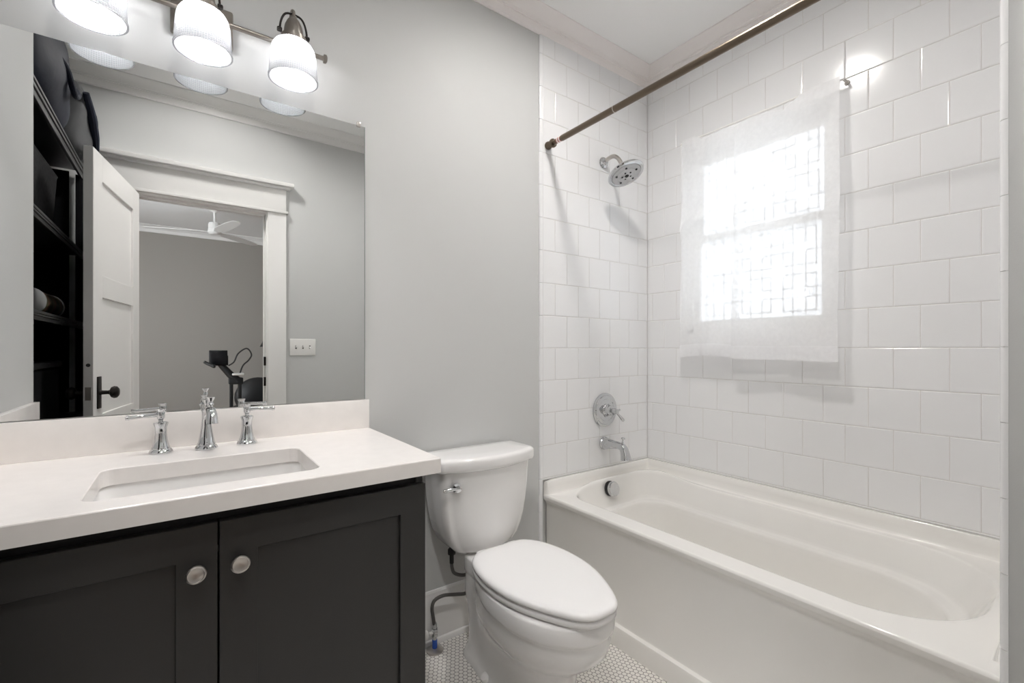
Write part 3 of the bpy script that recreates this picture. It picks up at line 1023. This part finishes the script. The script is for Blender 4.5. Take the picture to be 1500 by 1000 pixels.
# ------------------------------------------------------------------ vanity light
vl = thing('vanity_light', 'three-shade nickel vanity light bar above the mirror', 'wall lamp', (.05, 0, 2.20))
BZ, BY = 2.205, -.055
MB().box(-.03, .13, -.022, -.0005, 2.15, 2.27, .006).build('back_plate', M['bronze'], vl)
for lx in (.02, .08):
    MB().tube([(lx, -.02, BZ), (lx, BY, BZ)], .009, 14).build('mount_arm', M['bronze'], vl)
br = MB().tube([(-.31, BY, BZ), (.393, BY, BZ)], .0075, 20)
br.lathe([(.0075, 0), (.014, .002), (.014, .009), (.010, .012), (.001, .013)], (.391, BY, BZ), (1, 0, 0), 24)
br.lathe([(.0075, 0), (.014, .002), (.014, .009), (.010, .012), (.001, .013)], (-.308, BY, BZ), (-1, 0, 0), 24)
br.build('bar', M['bronze'], vl)
LY = -.100
for lx in (-.190, .050, .290):
    # gooseneck from the bar over to the socket
    MB().lathe([(.013, -.008), (.013, .008)], (lx, BY, BZ), (1, 0, 0), 20).tube(
        [(lx, BY, BZ), (lx, BY + .004, BZ + .06), (lx, BY - .004, BZ + .085), (lx, BY - .022, BZ + .10), (lx, LY + .006, BZ + .092), (lx, LY, BZ + .07)], .0065, 14, smooth=5).build('arm', M['bronze'], vl)
    so = MB().lathe([(.010, .278), (.011, .272), (.016, .266), (.019, .262), (.026, .245), (.029, .225), (.030, .214), (.037, .211), (.038, .196), (.034, .192)], (lx, LY, 2.0), (0, 0, 1), 36).build('socket', M['bronze'], vl)
    y = MB().tube([(lx - .040, LY, 2.222), (lx - .038, LY, 2.245), (lx - .030, LY, 2.270), (lx - .016, LY, 2.283), (lx + .016, LY, 2.283), (lx + .030, LY, 2.270), (lx + .038, LY, 2.245), (lx + .040, LY, 2.222)], .0032, 10, smooth=3)
    for s in (-1, 1):
        y.lathe([(.006, -.006), (.0075, -.004), (.0075, .006), (.005, .008)], (lx + s * .040, LY, 2.222), (s, 0, 0), 16)
    y.build('yoke', M['oil'], so)
    # ribbed glass shade: double walled, open at the bottom
    prof = [(.033, .194), (.044, .192), (.056, .184), (.063, .172), (.067, .155), (.069, .130), (.0705, .100), (.0715, .082), (.0735, .078), (.0735, .073),
            (.069, .073), (.067, .100), (.065, .130), (.063, .155), (.058, .172), (.050, .182), (.033, .188)]
    n = 64
    vs, fs, uv = [], [], []
    for r, z in prof:
        for i in range(n):
            a = 2 * PI * i / n
            vs.append((lx + r * math.cos(a), LY + r * math.sin(a), 2.0 + z))
    for k in range(len(prof) - 1):
        for i in range(n):
            j = (i + 1) % n
            fs.append((k * n + i, k * n + j, (k + 1) * n + j, (k + 1) * n + i))
            uv.append([(i / n, prof[k][1] * 8), ((i + 1) / n, prof[k][1] * 8), ((i + 1) / n, prof[k + 1][1] * 8), (i / n, prof[k + 1][1] * 8)])
    b = MB(); b.add(vs, fs)
    o = b.build('glass_shade', M['shade'], vl, angle=50)
    ul = o.data.uv_layers.new(name='UVMap')
    for p in o.data.polygons:
        z_of = {}
        for li in p.loop_indices:
            vi = o.data.loops[li].vertex_index
            i = vi % n
            if max(o.data.loops[x].vertex_index % n for x in p.loop_indices) == n - 1 and min(o.data.loops[x].vertex_index % n for x in p.loop_indices) == 0 and i == 0:
                i = n
            ul.data[li].uv = (i / n, prof[vi // n][1] * 8)
    MB().lathe([(.012, .196), (.013, .188), (.017, .180), (.0185, .170), (.0175, .160), (.012, .152), (.001, .149)], (lx, LY, 2.0), (0, 0, 1), 20).build('bulb', M['bulb'], vl)

# ceiling downlights: one in front of the tub, an added fill over the entry
def downlight(x, y, label, m):
    dl = thing('ceiling_light', label, 'ceiling light', (x, y, CZ), 'recessed ceiling downlights')
    MB().lathe([(.071, -.0005), (.072, -.006), (.090, -.008), (.096, -.002), (.096, -.0003), (.071, -.0003)], (x, y, CZ), (0, 0, 1), 48, caps=False).build('trim_ring', M['white'], dl)
    MB().lathe([(.0715, .0), (.0705, .014), (.073, .016), (.073, .0)], (x, y, CZ), (0, 0, 1), 40, caps=False).build('baffle', M['white'], dl)
    MB().lathe([(.0700, .012), (.001, .0115)], (x, y, CZ), (0, 0, 1), 32).build('lens', m, dl)


downlight(DL1[0], DL1[1], 'round recessed ceiling downlight in front of the tub', M['lens'])
downlight(DL2[0], DL2[1], 'added fill downlight in the ceiling over the vanity entry, out of view', M['fill_lens'])

# ------------------------------------------------------------------ toilet
TX = .985
to = thing('toilet', 'white two-piece toilet between the vanity and the bathtub', 'toilet', (TX, -.40, F))


def half_spline(cp, n):
    pts = [Vector((p[0], p[1], 0)) for p in cp]
    out = []
    m = len(pts) - 1
    for i in range(n + 1):
        g = min(i / n * m, m - 1e-6)
        k = int(g); t = g - k
        p1, p2 = pts[k], pts[k + 1]
        p0 = pts[k - 1] if k > 0 else Vector((p2.x, -p2.y, 0))
        p3 = pts[k + 2] if k + 2 <= m else Vector((p1.x, -p1.y, 0))
        p = 0.5 * ((2 * p1) + (p2 - p0) * t + (2 * p0 - 5 * p1 + 4 * p2 - p3) * t * t + (3 * p1 - p0 - 3 * p2 + p3) * t ** 3)
        out.append((p.x, max(p.y, 0)))
    return out


def ring(half, z):
    """half outline (f, s) -> closed loop in world at height z"""
    a = [(TX + s, -f, z) for f, s in half]
    b = [(TX - s, -f, z) for f, s in reversed(half[1:-1])]
    return a + b


HI = [(.150, 0), (.150, .060), (.158, .098), (.235, .106), (.325, .146), (.45, .182), (.59, .178), (.70, .137), (.766, .072), (.784, 0)]
LO = [(.150, 0), (.150, .050), (.165, .080), (.24, .087), (.32, .097), (.41, .100), (.50, .098), (.58, .082), (.625, .046), (.638, 0)]
NH = 36
hi, lo = half_spline(HI, NH), half_spline(LO, NH)


def blend(t, out=0.0, cx=.40):
    r = []
    for (f1, s1), (f0, s0) in zip(hi, lo):
        f, s = f0 + (f1 - f0) * t, s0 + (s1 - s0) * t
        if out:
            k = 1 + out / .12
            s *= k
            f = cx + (f - cx) * (1 + out / .22)
        r.append((f, s))
    return r


lp = [ring(blend(0, .020), F), ring(blend(0, .020), F + .014), ring(blend(0, .014), F + .028), ring(blend(0, .004), F + .055), ring(blend(0.0), F + .09), ring(blend(.03), F + .13),
      ring(blend(.10), F + .165), ring(blend(.22), F + .19), ring(blend(.42), F + .215), ring(blend(.66), F + .24), ring(blend(.84), F + .268), ring(blend(.935, -.002), F + .300), ring(blend(.962, -.0035), F + .330), ring(blend(.968, -.0035), F + .336), ring(blend(.985), F + .343), ring(blend(1.0), F + .352),
      ring(blend(1.0), F + .392), ring(blend(1.0, -.003), F + .398), ring(blend(1.0, -.012), F + .400)]
MB().loft(lp).build('bowl', M['ceramic'], to, angle=60)


def egg(f0, f1, w, z, ins=0.0):
    """seat outline"""
    H = [(f0, 0), (f0, w * .40), (f0 + .018, w * .66), (f0 + .085, w * .89), (f0 + .20, w), (f0 + .325, w * .94), (f0 + .44, w * .70), (f1 - .018, w * .37), (f1, 0)]
    hf = half_spline(H, NH)
    fc = (f0 + f1) / 2
    k = ins
    res = []
    for f, s in hf:
        res.append((fc + (f - fc) * (1 - k / ((f1 - f0) / 2)), s * (1 - k / w)))
    return ring(res, z)


S0, S1, SW = .250, .802, .184
zb = F + .402
MB().loft([egg(S0, S1 - .004, SW - .002, zb, .006), egg(S0, S1 - .004, SW - .002, zb + .004), egg(S0, S1 - .004, SW - .002, zb + .017), egg(S0, S1 - .004, SW - .002, zb + .021, .005)]).build('seat', M['seat'], to, angle=60)
zb += .0238
MB().loft([egg(S0, S1, SW, zb, .006), egg(S0, S1, SW, zb + .004), egg(S0, S1, SW, zb + .010), egg(S0, S1, SW, zb + .016, .003), egg(S0, S1, SW, zb + .020, .009), egg(S0, S1, SW, zb + .0225, .02), egg(S0, S1, SW, zb + .0245, .06), egg(S0, S1, SW, zb + .0255, .12)]).build('lid', M['seat'], to, angle=60)
for s in (-1, 1):
    MB().box(TX + s * .07 - .022, TX + s * .07 + .022, -.264, -.230, F + .400, F + .436, .008, 3).build('hinge', M['seat'], to)
    MB().lathe([(.019, 0), (.019, .005), (.016, .012), (.008, .016), (.001, .017)], (TX + s * .108, -.33, F + .024), (s * .6, 0, 1), 20).build('bolt_cap', M['ceramic'], to)


def tank_ring(hw, fb, fs, bul, z, r=.03):
    """rounded, bowed-front outline: back f=fb, side front f=fs, centre front f=fs+bul"""
    n = 14
    pts = [(fb, -hw + .01), (fb + .01, -hw)]
    for i in range(7):
        a = PI / 2 * i / 6
        pts.append((fs - r + r * math.sin(a), -hw + r - r * math.cos(a)))
    for i in range(1, 2 * n):
        s = -hw + r + (2 * hw - 2 * r) * i / (2 * n)
        pts.append((fs + bul * (1 - (s / (hw - r)) ** 2), s))
    for i in range(7):
        a = PI / 2 * (1 - i / 6)
        pts.append((fs - r + r * math.sin(a), hw - r + r * math.cos(a)))
    pts += [(fb + .01, hw), (fb, hw - .01)]
    return [(TX + s, -f, z) for f, s in pts]


zt = .745
MB().loft([tank_ring(.095, .07, .165, .030, .418, .02), tank_ring(.118, .05, .172, .034, .421, .022), tank_ring(.138, .04, .176, .036, .432, .024), tank_ring(.158, .034, .179, .038, .455, .026), tank_ring(.174, .03, .181, .039, .490, .028),
           tank_ring(.187, .028, .183, .040, .535, .028), tank_ring(.196, .028, .184, .040, .585, .028), tank_ring(.204, .028, .186, .041, .66, .028), tank_ring(.209, .028, .187, .041, zt, .028)]).build('tank', M['ceramic'], to, angle=50)
ZL = .797
MB().loft([tank_ring(.220, .022, .194, .043, zt, .03), tank_ring(.228, .018, .202, .044, zt + .006, .034), tank_ring(.231, .016, .204, .045, zt + .016, .036), tank_ring(.231, .016, .204, .045, ZL - .014, .036), tank_ring(.228, .018, .202, .045, ZL - .006, .036),
           tank_ring(.222, .022, .196, .044, ZL - .001, .036), tank_ring(.212, .03, .186, .043, ZL + .001, .034), tank_ring(.15, .07, .14, .03, ZL + .003, .03)]).build('tank_lid', M['ceramic'], to, angle=50)
LXX, LZZ = .828, .692
lv = MB().lathe([(.016, -.01), (.019, .002), (.018, .007), (.010, .011), (.008, .018), (.001, .019)], (LXX, -.206, LZZ), (-.25, -1, 0), 28)
lv.tube([(LXX, -.221, LZZ), (LXX - .02, -.217, LZZ), (LXX - .045, -.211, LZZ - .002), (LXX - .056, -.208, LZZ - .003)], [.005, .0055, .0075, .006], 14, smooth=3)
lv.build('flush_lever', M['chrome'], to, label='chrome flush lever')

# shut-off valve and supply hose
sv = thing('shutoff_valve', 'small shutoff valve rising from the floor beside the toilet', 'valve', (.812, -.055, F))
MB().lathe([(.034, 0), (.033, .005), (.022, .009), (.012, .012)], (.812, -.055, F), (0, 0, 1), 32).build('escutcheon', M['nickel'], sv)
MB().tube([(.812, -.055, F + .008), (.812, -.055, F + .045)], .010, 16).build('blue_sleeve', M['blue'], sv, label='blue plastic sleeve')
MB().tube([(.812, -.055, F + .043), (.812, -.055, F + .062)], .009, 16).lathe([(.013, 0), (.013, .03)], (.812, -.055, F + .058), (0, 0, 1), 6).build('body', M['chrome'], sv)
MB().tube([(.812, -.055, F + .072), (.785, -.055, F + .076)], .006, 12).sphere((.776, -.055, F + .076), .014, 16, (.6, .8, 1.2)).build('handle', M['white'], sv)
sp_ = thing('supply_hose', 'dark braided supply hose looping from floor valve to toilet tank', 'hose', (.812, -.055, F + .09))
MB().tube([(.812, -.055, F + .088), (.806, -.055, F + .13), (.800, -.056, .185), (.812, -.056, .212), (.85, -.058, .220), (.905, -.060, .208), (.955, -.062, .200), (1.01, -.066, .225), (1.02, -.072, .262), (.98, -.080, .288), (.925, -.088, .292), (.880, -.094, .315), (.866, -.098, .345), (.864, -.099, .372)], .0068, 14, smooth=7).build('braided_hose', M['hose'], sp_)
MB().lathe([(.009, 0), (.009, .02), (.008, .024)], (.812, -.055, F + .086), (0, 0, 1), 16).build('lower_fitting', M['chrome'], sp_)
MB().tube([(.864, -.099, .362), (.864, -.099, .400)], .0085, 14).lathe([(.016, 0), (.016, .016), (.012, .022)], (.864, -.099, .398), (0, 0, 1), 8).build('upper_nut', M['rubber'], sp_)

# ------------------------------------------------------------------ door, casing (seen in the mirror)
# jamb + casing + header
j = MB()
j.box(OX0 - .02, OX0, YB, YD, F, OZ + .02, .001).box(OX1, OX1 + .02, YB, YD, F, OZ + .02, .001).box(OX0, OX1, YB, YD, OZ, OZ + .02, .001)
j.box(OX1 - .012, OX1, YD - .075, YD - .04, F, OZ, .002).box(OX0, OX0 + .012, YD - .075, YD - .04, F, OZ, .002).box(OX0, OX1, YD - .075, YD - .04, OZ - .012, OZ, .002)
struct(j.build('trim_9', M['trim']))
c = MB()
for sy, y0, y1 in ((1, YD, YD + .018), (-1, YB - .018, YB)):
    c.box(OX0 - .121, OX0 - .006, y0, y1, F, OZ + .012, .002)
    c.box(OX1 + .006, OX1 + .121, y0, y1, F, OZ + .012, .002)
    ext = .012
    c.box(OX0 - .133, OX1 + .133, y0 - (ext if sy < 0 else 0), y1 + (ext if sy > 0 else 0), OZ + .012, OZ + .030, .004)
    c.box(OX0 - .121, OX1 + .121, y0, y1 + .002, OZ + .030, OZ + .178, .002)
    c.box(OX0 - .145, OX1 + .145, y0 - (.022 if sy < 0 else 0), y1 + (.022 if sy > 0 else 0), OZ + .178, OZ + .196, .003)
    c.box(OX0 - .166, OX1 + .166, y0 - (.040 if sy < 0 else 0), y1 + (.040 if sy > 0 else 0), OZ + .196, OZ + .222, .005)
struct(c.build('trim_10', M['trim']))
for z, lb in ((.985, 'lower dark bronze strike plate on the right door jamb'), (1.125, 'upper dark bronze strike plate on the right door jamb')):
    tag(MB().box(OX1 - .0135, OX1 - .0005, YD - .034, YD - .012, z - .03, z + .03, .001).build('strike_plate', M['oil']), lb, 'strike plate', 'strike plates on the door jamb')

hinge = Vector((OX0 + .002, YD + .020, 0))
ang = math.atan2(.733, -.127)            # leaf direction from the hinge
DW, DT, DZ0, DZ1 = .708, .036, F + .010, OZ - .006
DM = Matrix.Translation(hinge) @ Matrix.Rotation(ang, 4, 'Z')
dr = struct(thing('door_1', 'white panelled bathroom door standing open against the dark shelves', 'door', tuple(hinge + Vector((0, 0, DZ0)))))
# leaf built flat along local +x, thickness 0..DT in local y, then swung open
b = MB()


def door_rect(x0, x1, z0, z1, b):
    pass


st_, rl = .115, .115
panels = [(1.56, DZ1 - .125), (.90, 1.455), (.25, .79)]
# stiles and rails
b.box(0, st_, -DT, 0, DZ0, DZ1, .0015, 1, DM)
b.box(DW - st_, DW, -DT, 0, DZ0, DZ1, .0015, 1, DM)
zs = [DZ0, .25, .79, .90, 1.455, 1.56, DZ1 - .125, DZ1]
for z0, z1 in ((zs[0], zs[1]), (zs[2], zs[3]), (zs[4], zs[5]), (zs[6], zs[7])):
    b.box(st_ - .001, DW - st_ + .001, -DT, 0, z0, z1, .0015, 1, DM)
for z0, z1 in panels:
    b.box(st_ - .005, DW - st_ + .005, -DT + .010, -.010, z0 - .005, z1 + .005, 0, 1, DM)
b.build('door_leaf', M['trim'], dr, angle=25)
kz, kx = 1.005, DW - .062
for s in (1, -1):
    yb = 0 if s > 0 else -DT
    pl = MB().box(kx - .022, kx + .022, min(yb, yb + s * .006), max(yb, yb + s * .006), kz - .075, kz + .075, .002, 2, DM).build('backplate', M['oil'], dr)
    MB().lathe([(.013, 0), (.010, .008), (.009, .030), (.012, .036), (.024, .042), (.029, .052), (.027, .062), (.018, .069), (.001, .071)], (kx, yb + s * .006, kz), (0, s, 0), 28, DM).build('door_knob', M['oil'], pl)
MB().box(DW - .001, DW + .0015, -DT / 2 - .011, -DT / 2 + .011, kz - .03, kz + .03, .0005, 1, DM).build('latch_plate', M['nickel'], dr)
MB().lathe([(.008, 0), (.008, .0015), (.001, .0016)], (DW, -DT / 2, 1.135), (1, 0, 0), 18, DM).build('bolt_hole', M['holes'], dr)
for z in (.30, 1.10, 1.92):
    MB().tube([(-.002, -.004, z - .045), (-.002, -.004, z + .045)], .006, 12, DM).build('hinge', M['oil'], dr)

# switch plate on the door wall
sw = thing('light_switch', 'white three-gang toggle switch plate beside the door casing', 'light switch', (.700, YD, 1.222))
MB().box(.700 - .086, .700 + .086, YD, YD + .006, 1.222 - .059, 1.222 + .059, .003, 3).build('plate', M['white'], sw)
for k, x in enumerate((-.046, 0, .046)):
    tg = MB().box(.700 + x - .005, .700 + x + .005, YD + .004, YD + .0065, 1.222 - .012, 1.222 + .012, .0005).build('slot', M['greycloth'], sw)
    up_ = -1 if k == 2 else 1
    MB().loft([[(.700 + x + a * w_, YD + y, 1.222 + z + b_ * hh) for a, b_ in ((-1, -1), (1, -1), (1, 1), (-1, 1))] for y, z, w_, hh in ((.005, 0, .0038, .006), (.018, up_ * .007, .003, .0035))]).build('toggle', M['white'], sw)

# ------------------------------------------------------------------ shelving in the recess (seen in the mirror)
sx0, sx1, sy0, sy1 = -.965, -.452, -1.815, -.645
ru = thing('shelving_unit', 'dark metal shelving unit packed in the recess behind the door', 'shelf', ((sx0 + sx1) / 2, (sy0 + sy1) / 2, F))
for x in (sx0, sx1 - .03):
    for y in (sy0, sy1 - .03):
        MB().box(x, x + .03, y, y + .03, F, 2.18, .002).build('post', M['rackin'], ru)
for z in (.30, .86, 1.355, 1.745, 2.222):
    hgt = .060 if z > 2 else .034
    s = MB().box(sx0, sx1, sy0, sy1, z - .012, z, .001)
    s.box(sx1 - .012, sx1, sy0, sy1, z - hgt, z, .002).box(sx1 - .004, sx1 + .006, sy0, sy1, z - hgt * .55, z - hgt * .30, .002)
    s.box(sx1, sx1 + .008, sy0, sy1, z - .010, z + .002, .002)
    s.build('shelf', M['rack'], ru)
MB().box(sx0 - .008, sx0, sy0, sy1, F, 2.2).box(sx0, sx1 - .06, sy1 + .0, sy1 + .006, F, 2.2).box(sx0, sx1 - .06, sy0 - .006, sy0, F, 2.2).build('back_panel', M['rackin'], ru)


def soft_bag(name, label, x0, x1, y0, y1, z0, z1, m, seed, amp=.03):
    """stuffed fabric bag: rounded box with lumps and creases, flat underside"""
    rnd = random.Random(seed)
    b = bmesh.new()
    bmesh.ops.create_cube(b, size=2)
    bmesh.ops.subdivide_edges(b, edges=b.edges[:], cuts=13, use_grid_fill=True)
    ph = [rnd.uniform(0, 6.28) for _ in range(8)]
    for v in b.verts:
        p = v.co.copy()
        q = Vector([math.copysign(abs(c) ** 1.0, c) for c in p])
        d = (abs(q.x) ** 5 + abs(q.y) ** 5 + abs(q.z) ** 5) ** (1 / 5)
        q = q / max(d, 1e-6)
        lump = 1 + .05 * math.sin(q.y * 4 + ph[0] + q.z * 2) + .04 * math.sin(q.x * 5 + ph[1]) * math.sin(q.z * 4 + ph[2])
        crease = -.03 * math.exp(-((math.sin(q.y * 5 + q.z * 1.4 + ph[3])) / .16) ** 2)
        k = lump + crease
        co = Vector((q.x * k, q.y, q.z * (1 if q.z < 0 else k)))
        v.co = Vector(((x0 + x1) / 2 + co.x * (x1 - x0) / 2, (y0 + y1) / 2 + co.y * (y1 - y0) / 2, max((z0 + z1) / 2 + co.z * (z1 - z0) / 2, z0)))
    o = MB()
    o.bm(b)
    return o


t = thing('duffel_bag', 'large navy fabric bag stuffed on top of the shelving unit', 'bag', (-.68, -1.2, 2.224))
soft_bag('bag', '', -.93, -.425, -1.46, -.665, 2.224, 2.66, M['navy'], 3).build('body', M['navy'], t, angle=60)
MB().tube([(-.44, -.95, 2.45), (-.405, -1.02, 2.42), (-.395, -1.15, 2.36), (-.402, -1.28, 2.42), (-.43, -1.36, 2.48)], .012, 10, smooth=5).build('strap', M['navy'], t)
t = thing('garment_bag', 'grey-black slumped bag at the door end of the shelf top', 'bag', (-.65, -1.62, 2.224))
soft_bag('bag', '', -.90, -.398, -1.80, -1.47, 2.224, 2.60, M['greycloth'], 9).build('body', M['greycloth'], t, angle=60)
MB().tube([(-.40, -1.48, 2.52), (-.388, -1.56, 2.44), (-.385, -1.64, 2.36), (-.388, -1.72, 2.30)], [.014, .02, .02, .012], 10, smooth=5).build('strap', M['navy'], t)

bk = thing('storage_basket', 'black woven basket on the shelf below the top', 'basket', (-.68, -1.1, 1.746))
MB().loft([[(x, y, z) for x, y in rrect(-.90 - g, -.50 + g, -1.36 - g, -.80 + g, (.03,) * 4, 5, 4)] for z, g in ((1.746, -.02), (1.75, 0), (2.02, .015), (2.03, .018), (2.03, .004), (1.78, -.008), (1.76, -.02))]).build('body', M['basket'], bk, angle=50)
tn = thing('storage_tin', 'colourful printed cylinder lying on the shelf at mid height', 'tin', (-.535, -1.33, 1.356))
MB().tube([(-.535, -1.10, 1.416), (-.535, -1.46, 1.416)], .056, 32).build('label_wrap', M['tin'], tn)
for y in (-1.095, -1.465):
    MB().lathe([(.056, -.006), (.0595, -.004), (.0595, .004), (.056, .006), (.052, .004), (.001, .003)], (-.535, y, 1.416), (0, -1, 0), 32).build('rim', M['tinmetal'], tn)
bx = thing('storage_bin', 'black lidded bin low on the shelving unit', 'bin', (-.70, -1.0, .861))
MB().box(-.92, -.50, -1.5, -.72, .861, 1.12, .02, 3).build('body', M['black'], bx)
MB().box(-.93, -.49, -1.51, -.71, 1.12, 1.15, .01, 3).build('lid', M['black'], bx)

# ------------------------------------------------------------------ bedroom beyond the doorway (seen in the mirror)
BX0, BX1, BYF = -2.3, 2.4, -5.84
struct(MB().box(BX0, BX1, BYF, YB, -.1, F - .002).build('floor_bedroom', M['plank']))
struct(MB().box(BX0 - .1, BX1 + .1, BYF - .1, YB, CZ, CZ + .1).build('ceiling_bedroom', M['ceiling']))
struct(MB().box(BX0 - .1, BX1 + .1, BYF - .1, BYF, -.1, CZ).build('wall_bedroom_far', M['taupe']))
struct(MB().box(BX1, BX1 + .1, BYF, YB, -.1, CZ).build('wall_bedroom_right', M['taupe']))
B0, B1, BZ0, BZ1 = -4.9, -3.3, .80, 2.35
w = MB()
w.box(BX0 - .1, BX0, BYF, B0, -.1, CZ).box(BX0 - .1, BX0, B1, YB, -.1, CZ).box(BX0 - .1, BX0, B0, B1, -.1, BZ0).box(BX0 - .1, BX0, B0, B1, BZ1, CZ)
struct(w.build('wall_bedroom_left', M['taupe']))
w2 = struct(thing('window_added', 'added bedroom window, out of view, that lets daylight into the bedroom', 'window', (BX0 - .05, (B0 + B1) / 2, BZ0)))  # unseen window, added so daylight reaches the bedroom
g = MB()
g.box(BX0 - .08, BX0 - .03, B0, B0 + .05, BZ0, BZ1).box(BX0 - .08, BX0 - .03, B1 - .05, B1, BZ0, BZ1).box(BX0 - .08, BX0 - .03, B0, B1, BZ0, BZ0 + .05).box(BX0 - .08, BX0 - .03, B0, B1, BZ1 - .05, BZ1).box(BX0 - .075, BX0 - .035, B0, B1, 1.58, 1.62)
g.build('window_frame', M['trim'], w2)
MB().box(BX0 - .058, BX0 - .054, B0 + .05, B1 - .05, BZ0 + .05, BZ1 - .05).build('pane', M['glass'], w2)
portal('bedroom_portal', (BX0 - .11, (B0 + B1) / 2, (BZ0 + BZ1) / 2), (0, -PI / 2, 0), BZ1 - BZ0, B1 - B0)
crown('trim_11', lambda p, q, t: Vector((t, BYF + p, CZ + q)), BX0, BX1, M['trim'])
crown('trim_12', lambda p, q, t: Vector((BX1 - p, t, CZ + q)), BYF, YB, M['trim'])
crown('trim_13', lambda p, q, t: Vector((BX0 + p, t, CZ + q)), BYF, YB, M['trim'])
base('baseboard_bedroom', lambda p, q, t: Vector((t, BYF + p, F - .002 + q)), BX0, BX1)

FNX, FNY = .30, -4.55
fan = thing('ceiling_fan', 'white three-blade ceiling fan in the bedroom beyond the door', 'ceiling fan', (FNX, FNY, CZ))
MB().lathe([(.06, 0), (.058, -.02), (.03, -.035), (.014, -.04)], (FNX, FNY, CZ), (0, 0, 1), 28).tube([(FNX, FNY, CZ - .03), (FNX, FNY, CZ - .17)], .013, 14).build('downrod', M['white'], fan)
MB().lathe([(.025, .0), (.055, -.01), (.062, -.03), (.062, -.085), (.066, -.09), (.066, -.12), (.05, -.14), (.001, -.145)], (FNX, FNY, CZ - .15), (0, 0, 1), 32).build('motor', M['white'], fan)
for k in range(3):
    a = math.radians(75 + 120 * k)
    R_ = Matrix.Translation((FNX, FNY, CZ - .262)) @ Matrix.Rotation(a, 4, 'Z') @ Matrix.Rotation(math.radians(9), 4, 'X')
    bl = MB()
    lps = []
    for r_, w_ in ((.04, .025), (.10, .035), (.16, .055), (.30, .062), (.50, .055), (.62, .045), (.66, .030), (.675, .012)):
        lps.append([(r_, -w_, -.003), (r_, w_, -.003), (r_, w_, .003), (r_, -w_, .003)])
    bl.loft(lps, mtx=R_)
    bl.build('blade', M['white'], fan, angle=30)

BKX, BKY = .46, -4.05
bi = thing('exercise_bike', 'black exercise bike with tablet screen seen through the doorway', 'exercise bike', (BKX, BKY, F - .002))
zf = F - .002
MB().box(BKX - .36, BKX + .62, BKY - .03, BKY + .03, zf + .07, zf + .13, .01).tube([(BKX + .12, BKY, zf + .1), (BKX + .02, BKY, .60)], .035, 16).tube([(BKX + .45, BKY, zf + .1), (BKX + .40, BKY, .55)], .03, 16).tube([(BKX - .25, BKY, zf + .1), (BKX + .06, BKY, .42)], .03, 14).build('frame', M['black'], bi)
for x in (BKX - .34, BKX + .6):
    MB().tube([(x, BKY - .24, zf + .035), (x, BKY + .24, zf + .035)], .034, 16).box(x - .02, x + .02, BKY - .03, BKY + .03, zf + .03, zf + .1).build('foot_bar', M['rubber'], bi)
MB().lathe([(.21, -.02), (.22, -.012), (.22, .012), (.21, .02), (.05, .012)], (BKX - .22, BKY, zf + .36), (0, 1, 0), 40).build('flywheel', M['rack'], bi)
MB().box(BKX - .05, BKX - .018, BKY - .03, BKY + .03, .55, .885, .004).box(BKX + .028, BKX + .06, BKY - .03, BKY + .03, .55, .885, .004).box(BKX - .06, BKX + .075, BKY - .04, BKY + .04, .83, .90, .01).tube([(BKX + .03, BKY, .86), (BKX - .04, BKY, .93), (BKX - .15, BKY, 1.07)], [.045, .038, .030], 14).build('stem', M['black'], bi)
MB().tube([(BKX - .20, BKY + .22, 1.03), (BKX - .19, BKY, 1.03), (BKX - .20, BKY - .22, 1.03)], .016, 12).tube([(BKX - .20, BKY + .22, 1.03), (BKX - .27, BKY + .2, 1.07)], .016, 12).tube([(BKX - .20, BKY - .22, 1.03), (BKX - .27, BKY - .2, 1.07)], .016, 12).build('handlebar', M['rack'], bi)
MB().box(BKX - .235, BKX - .07, BKY + .02, BKY + .035, 1.035, 1.195, .006).box(BKX - .225, BKX - .065, BKY + .036, BKY + .05, 1.035, 1.14, .004).build('tablet', M['screen'], bi)
MB().tube([(BKX - .06, BKY, 1.03), (BKX - .01, BKY, 1.07), (BKX + .03, BKY, 1.16), (BKX + .11, BKY, 1.215), (BKX + .155, BKY, 1.15), (BKX + .13, BKY, 1.09), (BKX + .075, BKY, 1.03), (BKX + .045, BKY, .94)], .0075, 10, smooth=6).build('cable', M['black'], bi)
MB().box(BKX - .03, BKX + .085, BKY - .05, BKY + .05, .925, .95, .01, 3).build('phone_rest', M['white'], bi, label='pale tray on the stem')
MB().sphere((BKX + .42, BKY, .60), .12, 20, (1.1, .75, .35)).build('saddle', M['black'], bi)

ch = thing('lounge_chair', 'black round-backed chair behind the exercise bike', 'chair', (.76, -4.75, zf))
MB().sphere((.76, -4.78, .62), .25, 28, (1.0, .42, .95)).build('backrest', M['black'], ch)
MB().sphere((.76, -4.55, .44), .25, 24, (1, .95, .28)).build('seat', M['black'], ch)
MB().tube([(.76, -4.62, .40), (.76, -4.62, zf + .03)], .03, 14).lathe([(.22, 0), (.21, .02), (.05, .04)], (.76, -4.62, zf), (0, 0, 1), 32).build('pedestal', M['rack'], ch)

LPX, LPY = .985, -5.2
lpn = thing('floor_lamp', 'black cone-shaded floor lamp peeking past the right door jamb', 'lamp', (LPX, LPY, zf))
MB().lathe([(.13, 0), (.13, .02), (.02, .03)], (LPX, LPY, zf), (0, 0, 1), 32).build('base', M['black'], lpn)
MB().tube([(LPX, LPY, zf + .02), (LPX, LPY, 1.50)], .011, 12).build('pole', M['black'], lpn)
MB().lathe([(.15, 1.24), (.13, 1.28), (.07, 1.42), (.04, 1.46), (.02, 1.48)], (LPX, LPY, 0), (0, 0, 1), 32).build('lamp_shade', M['black'], lpn)
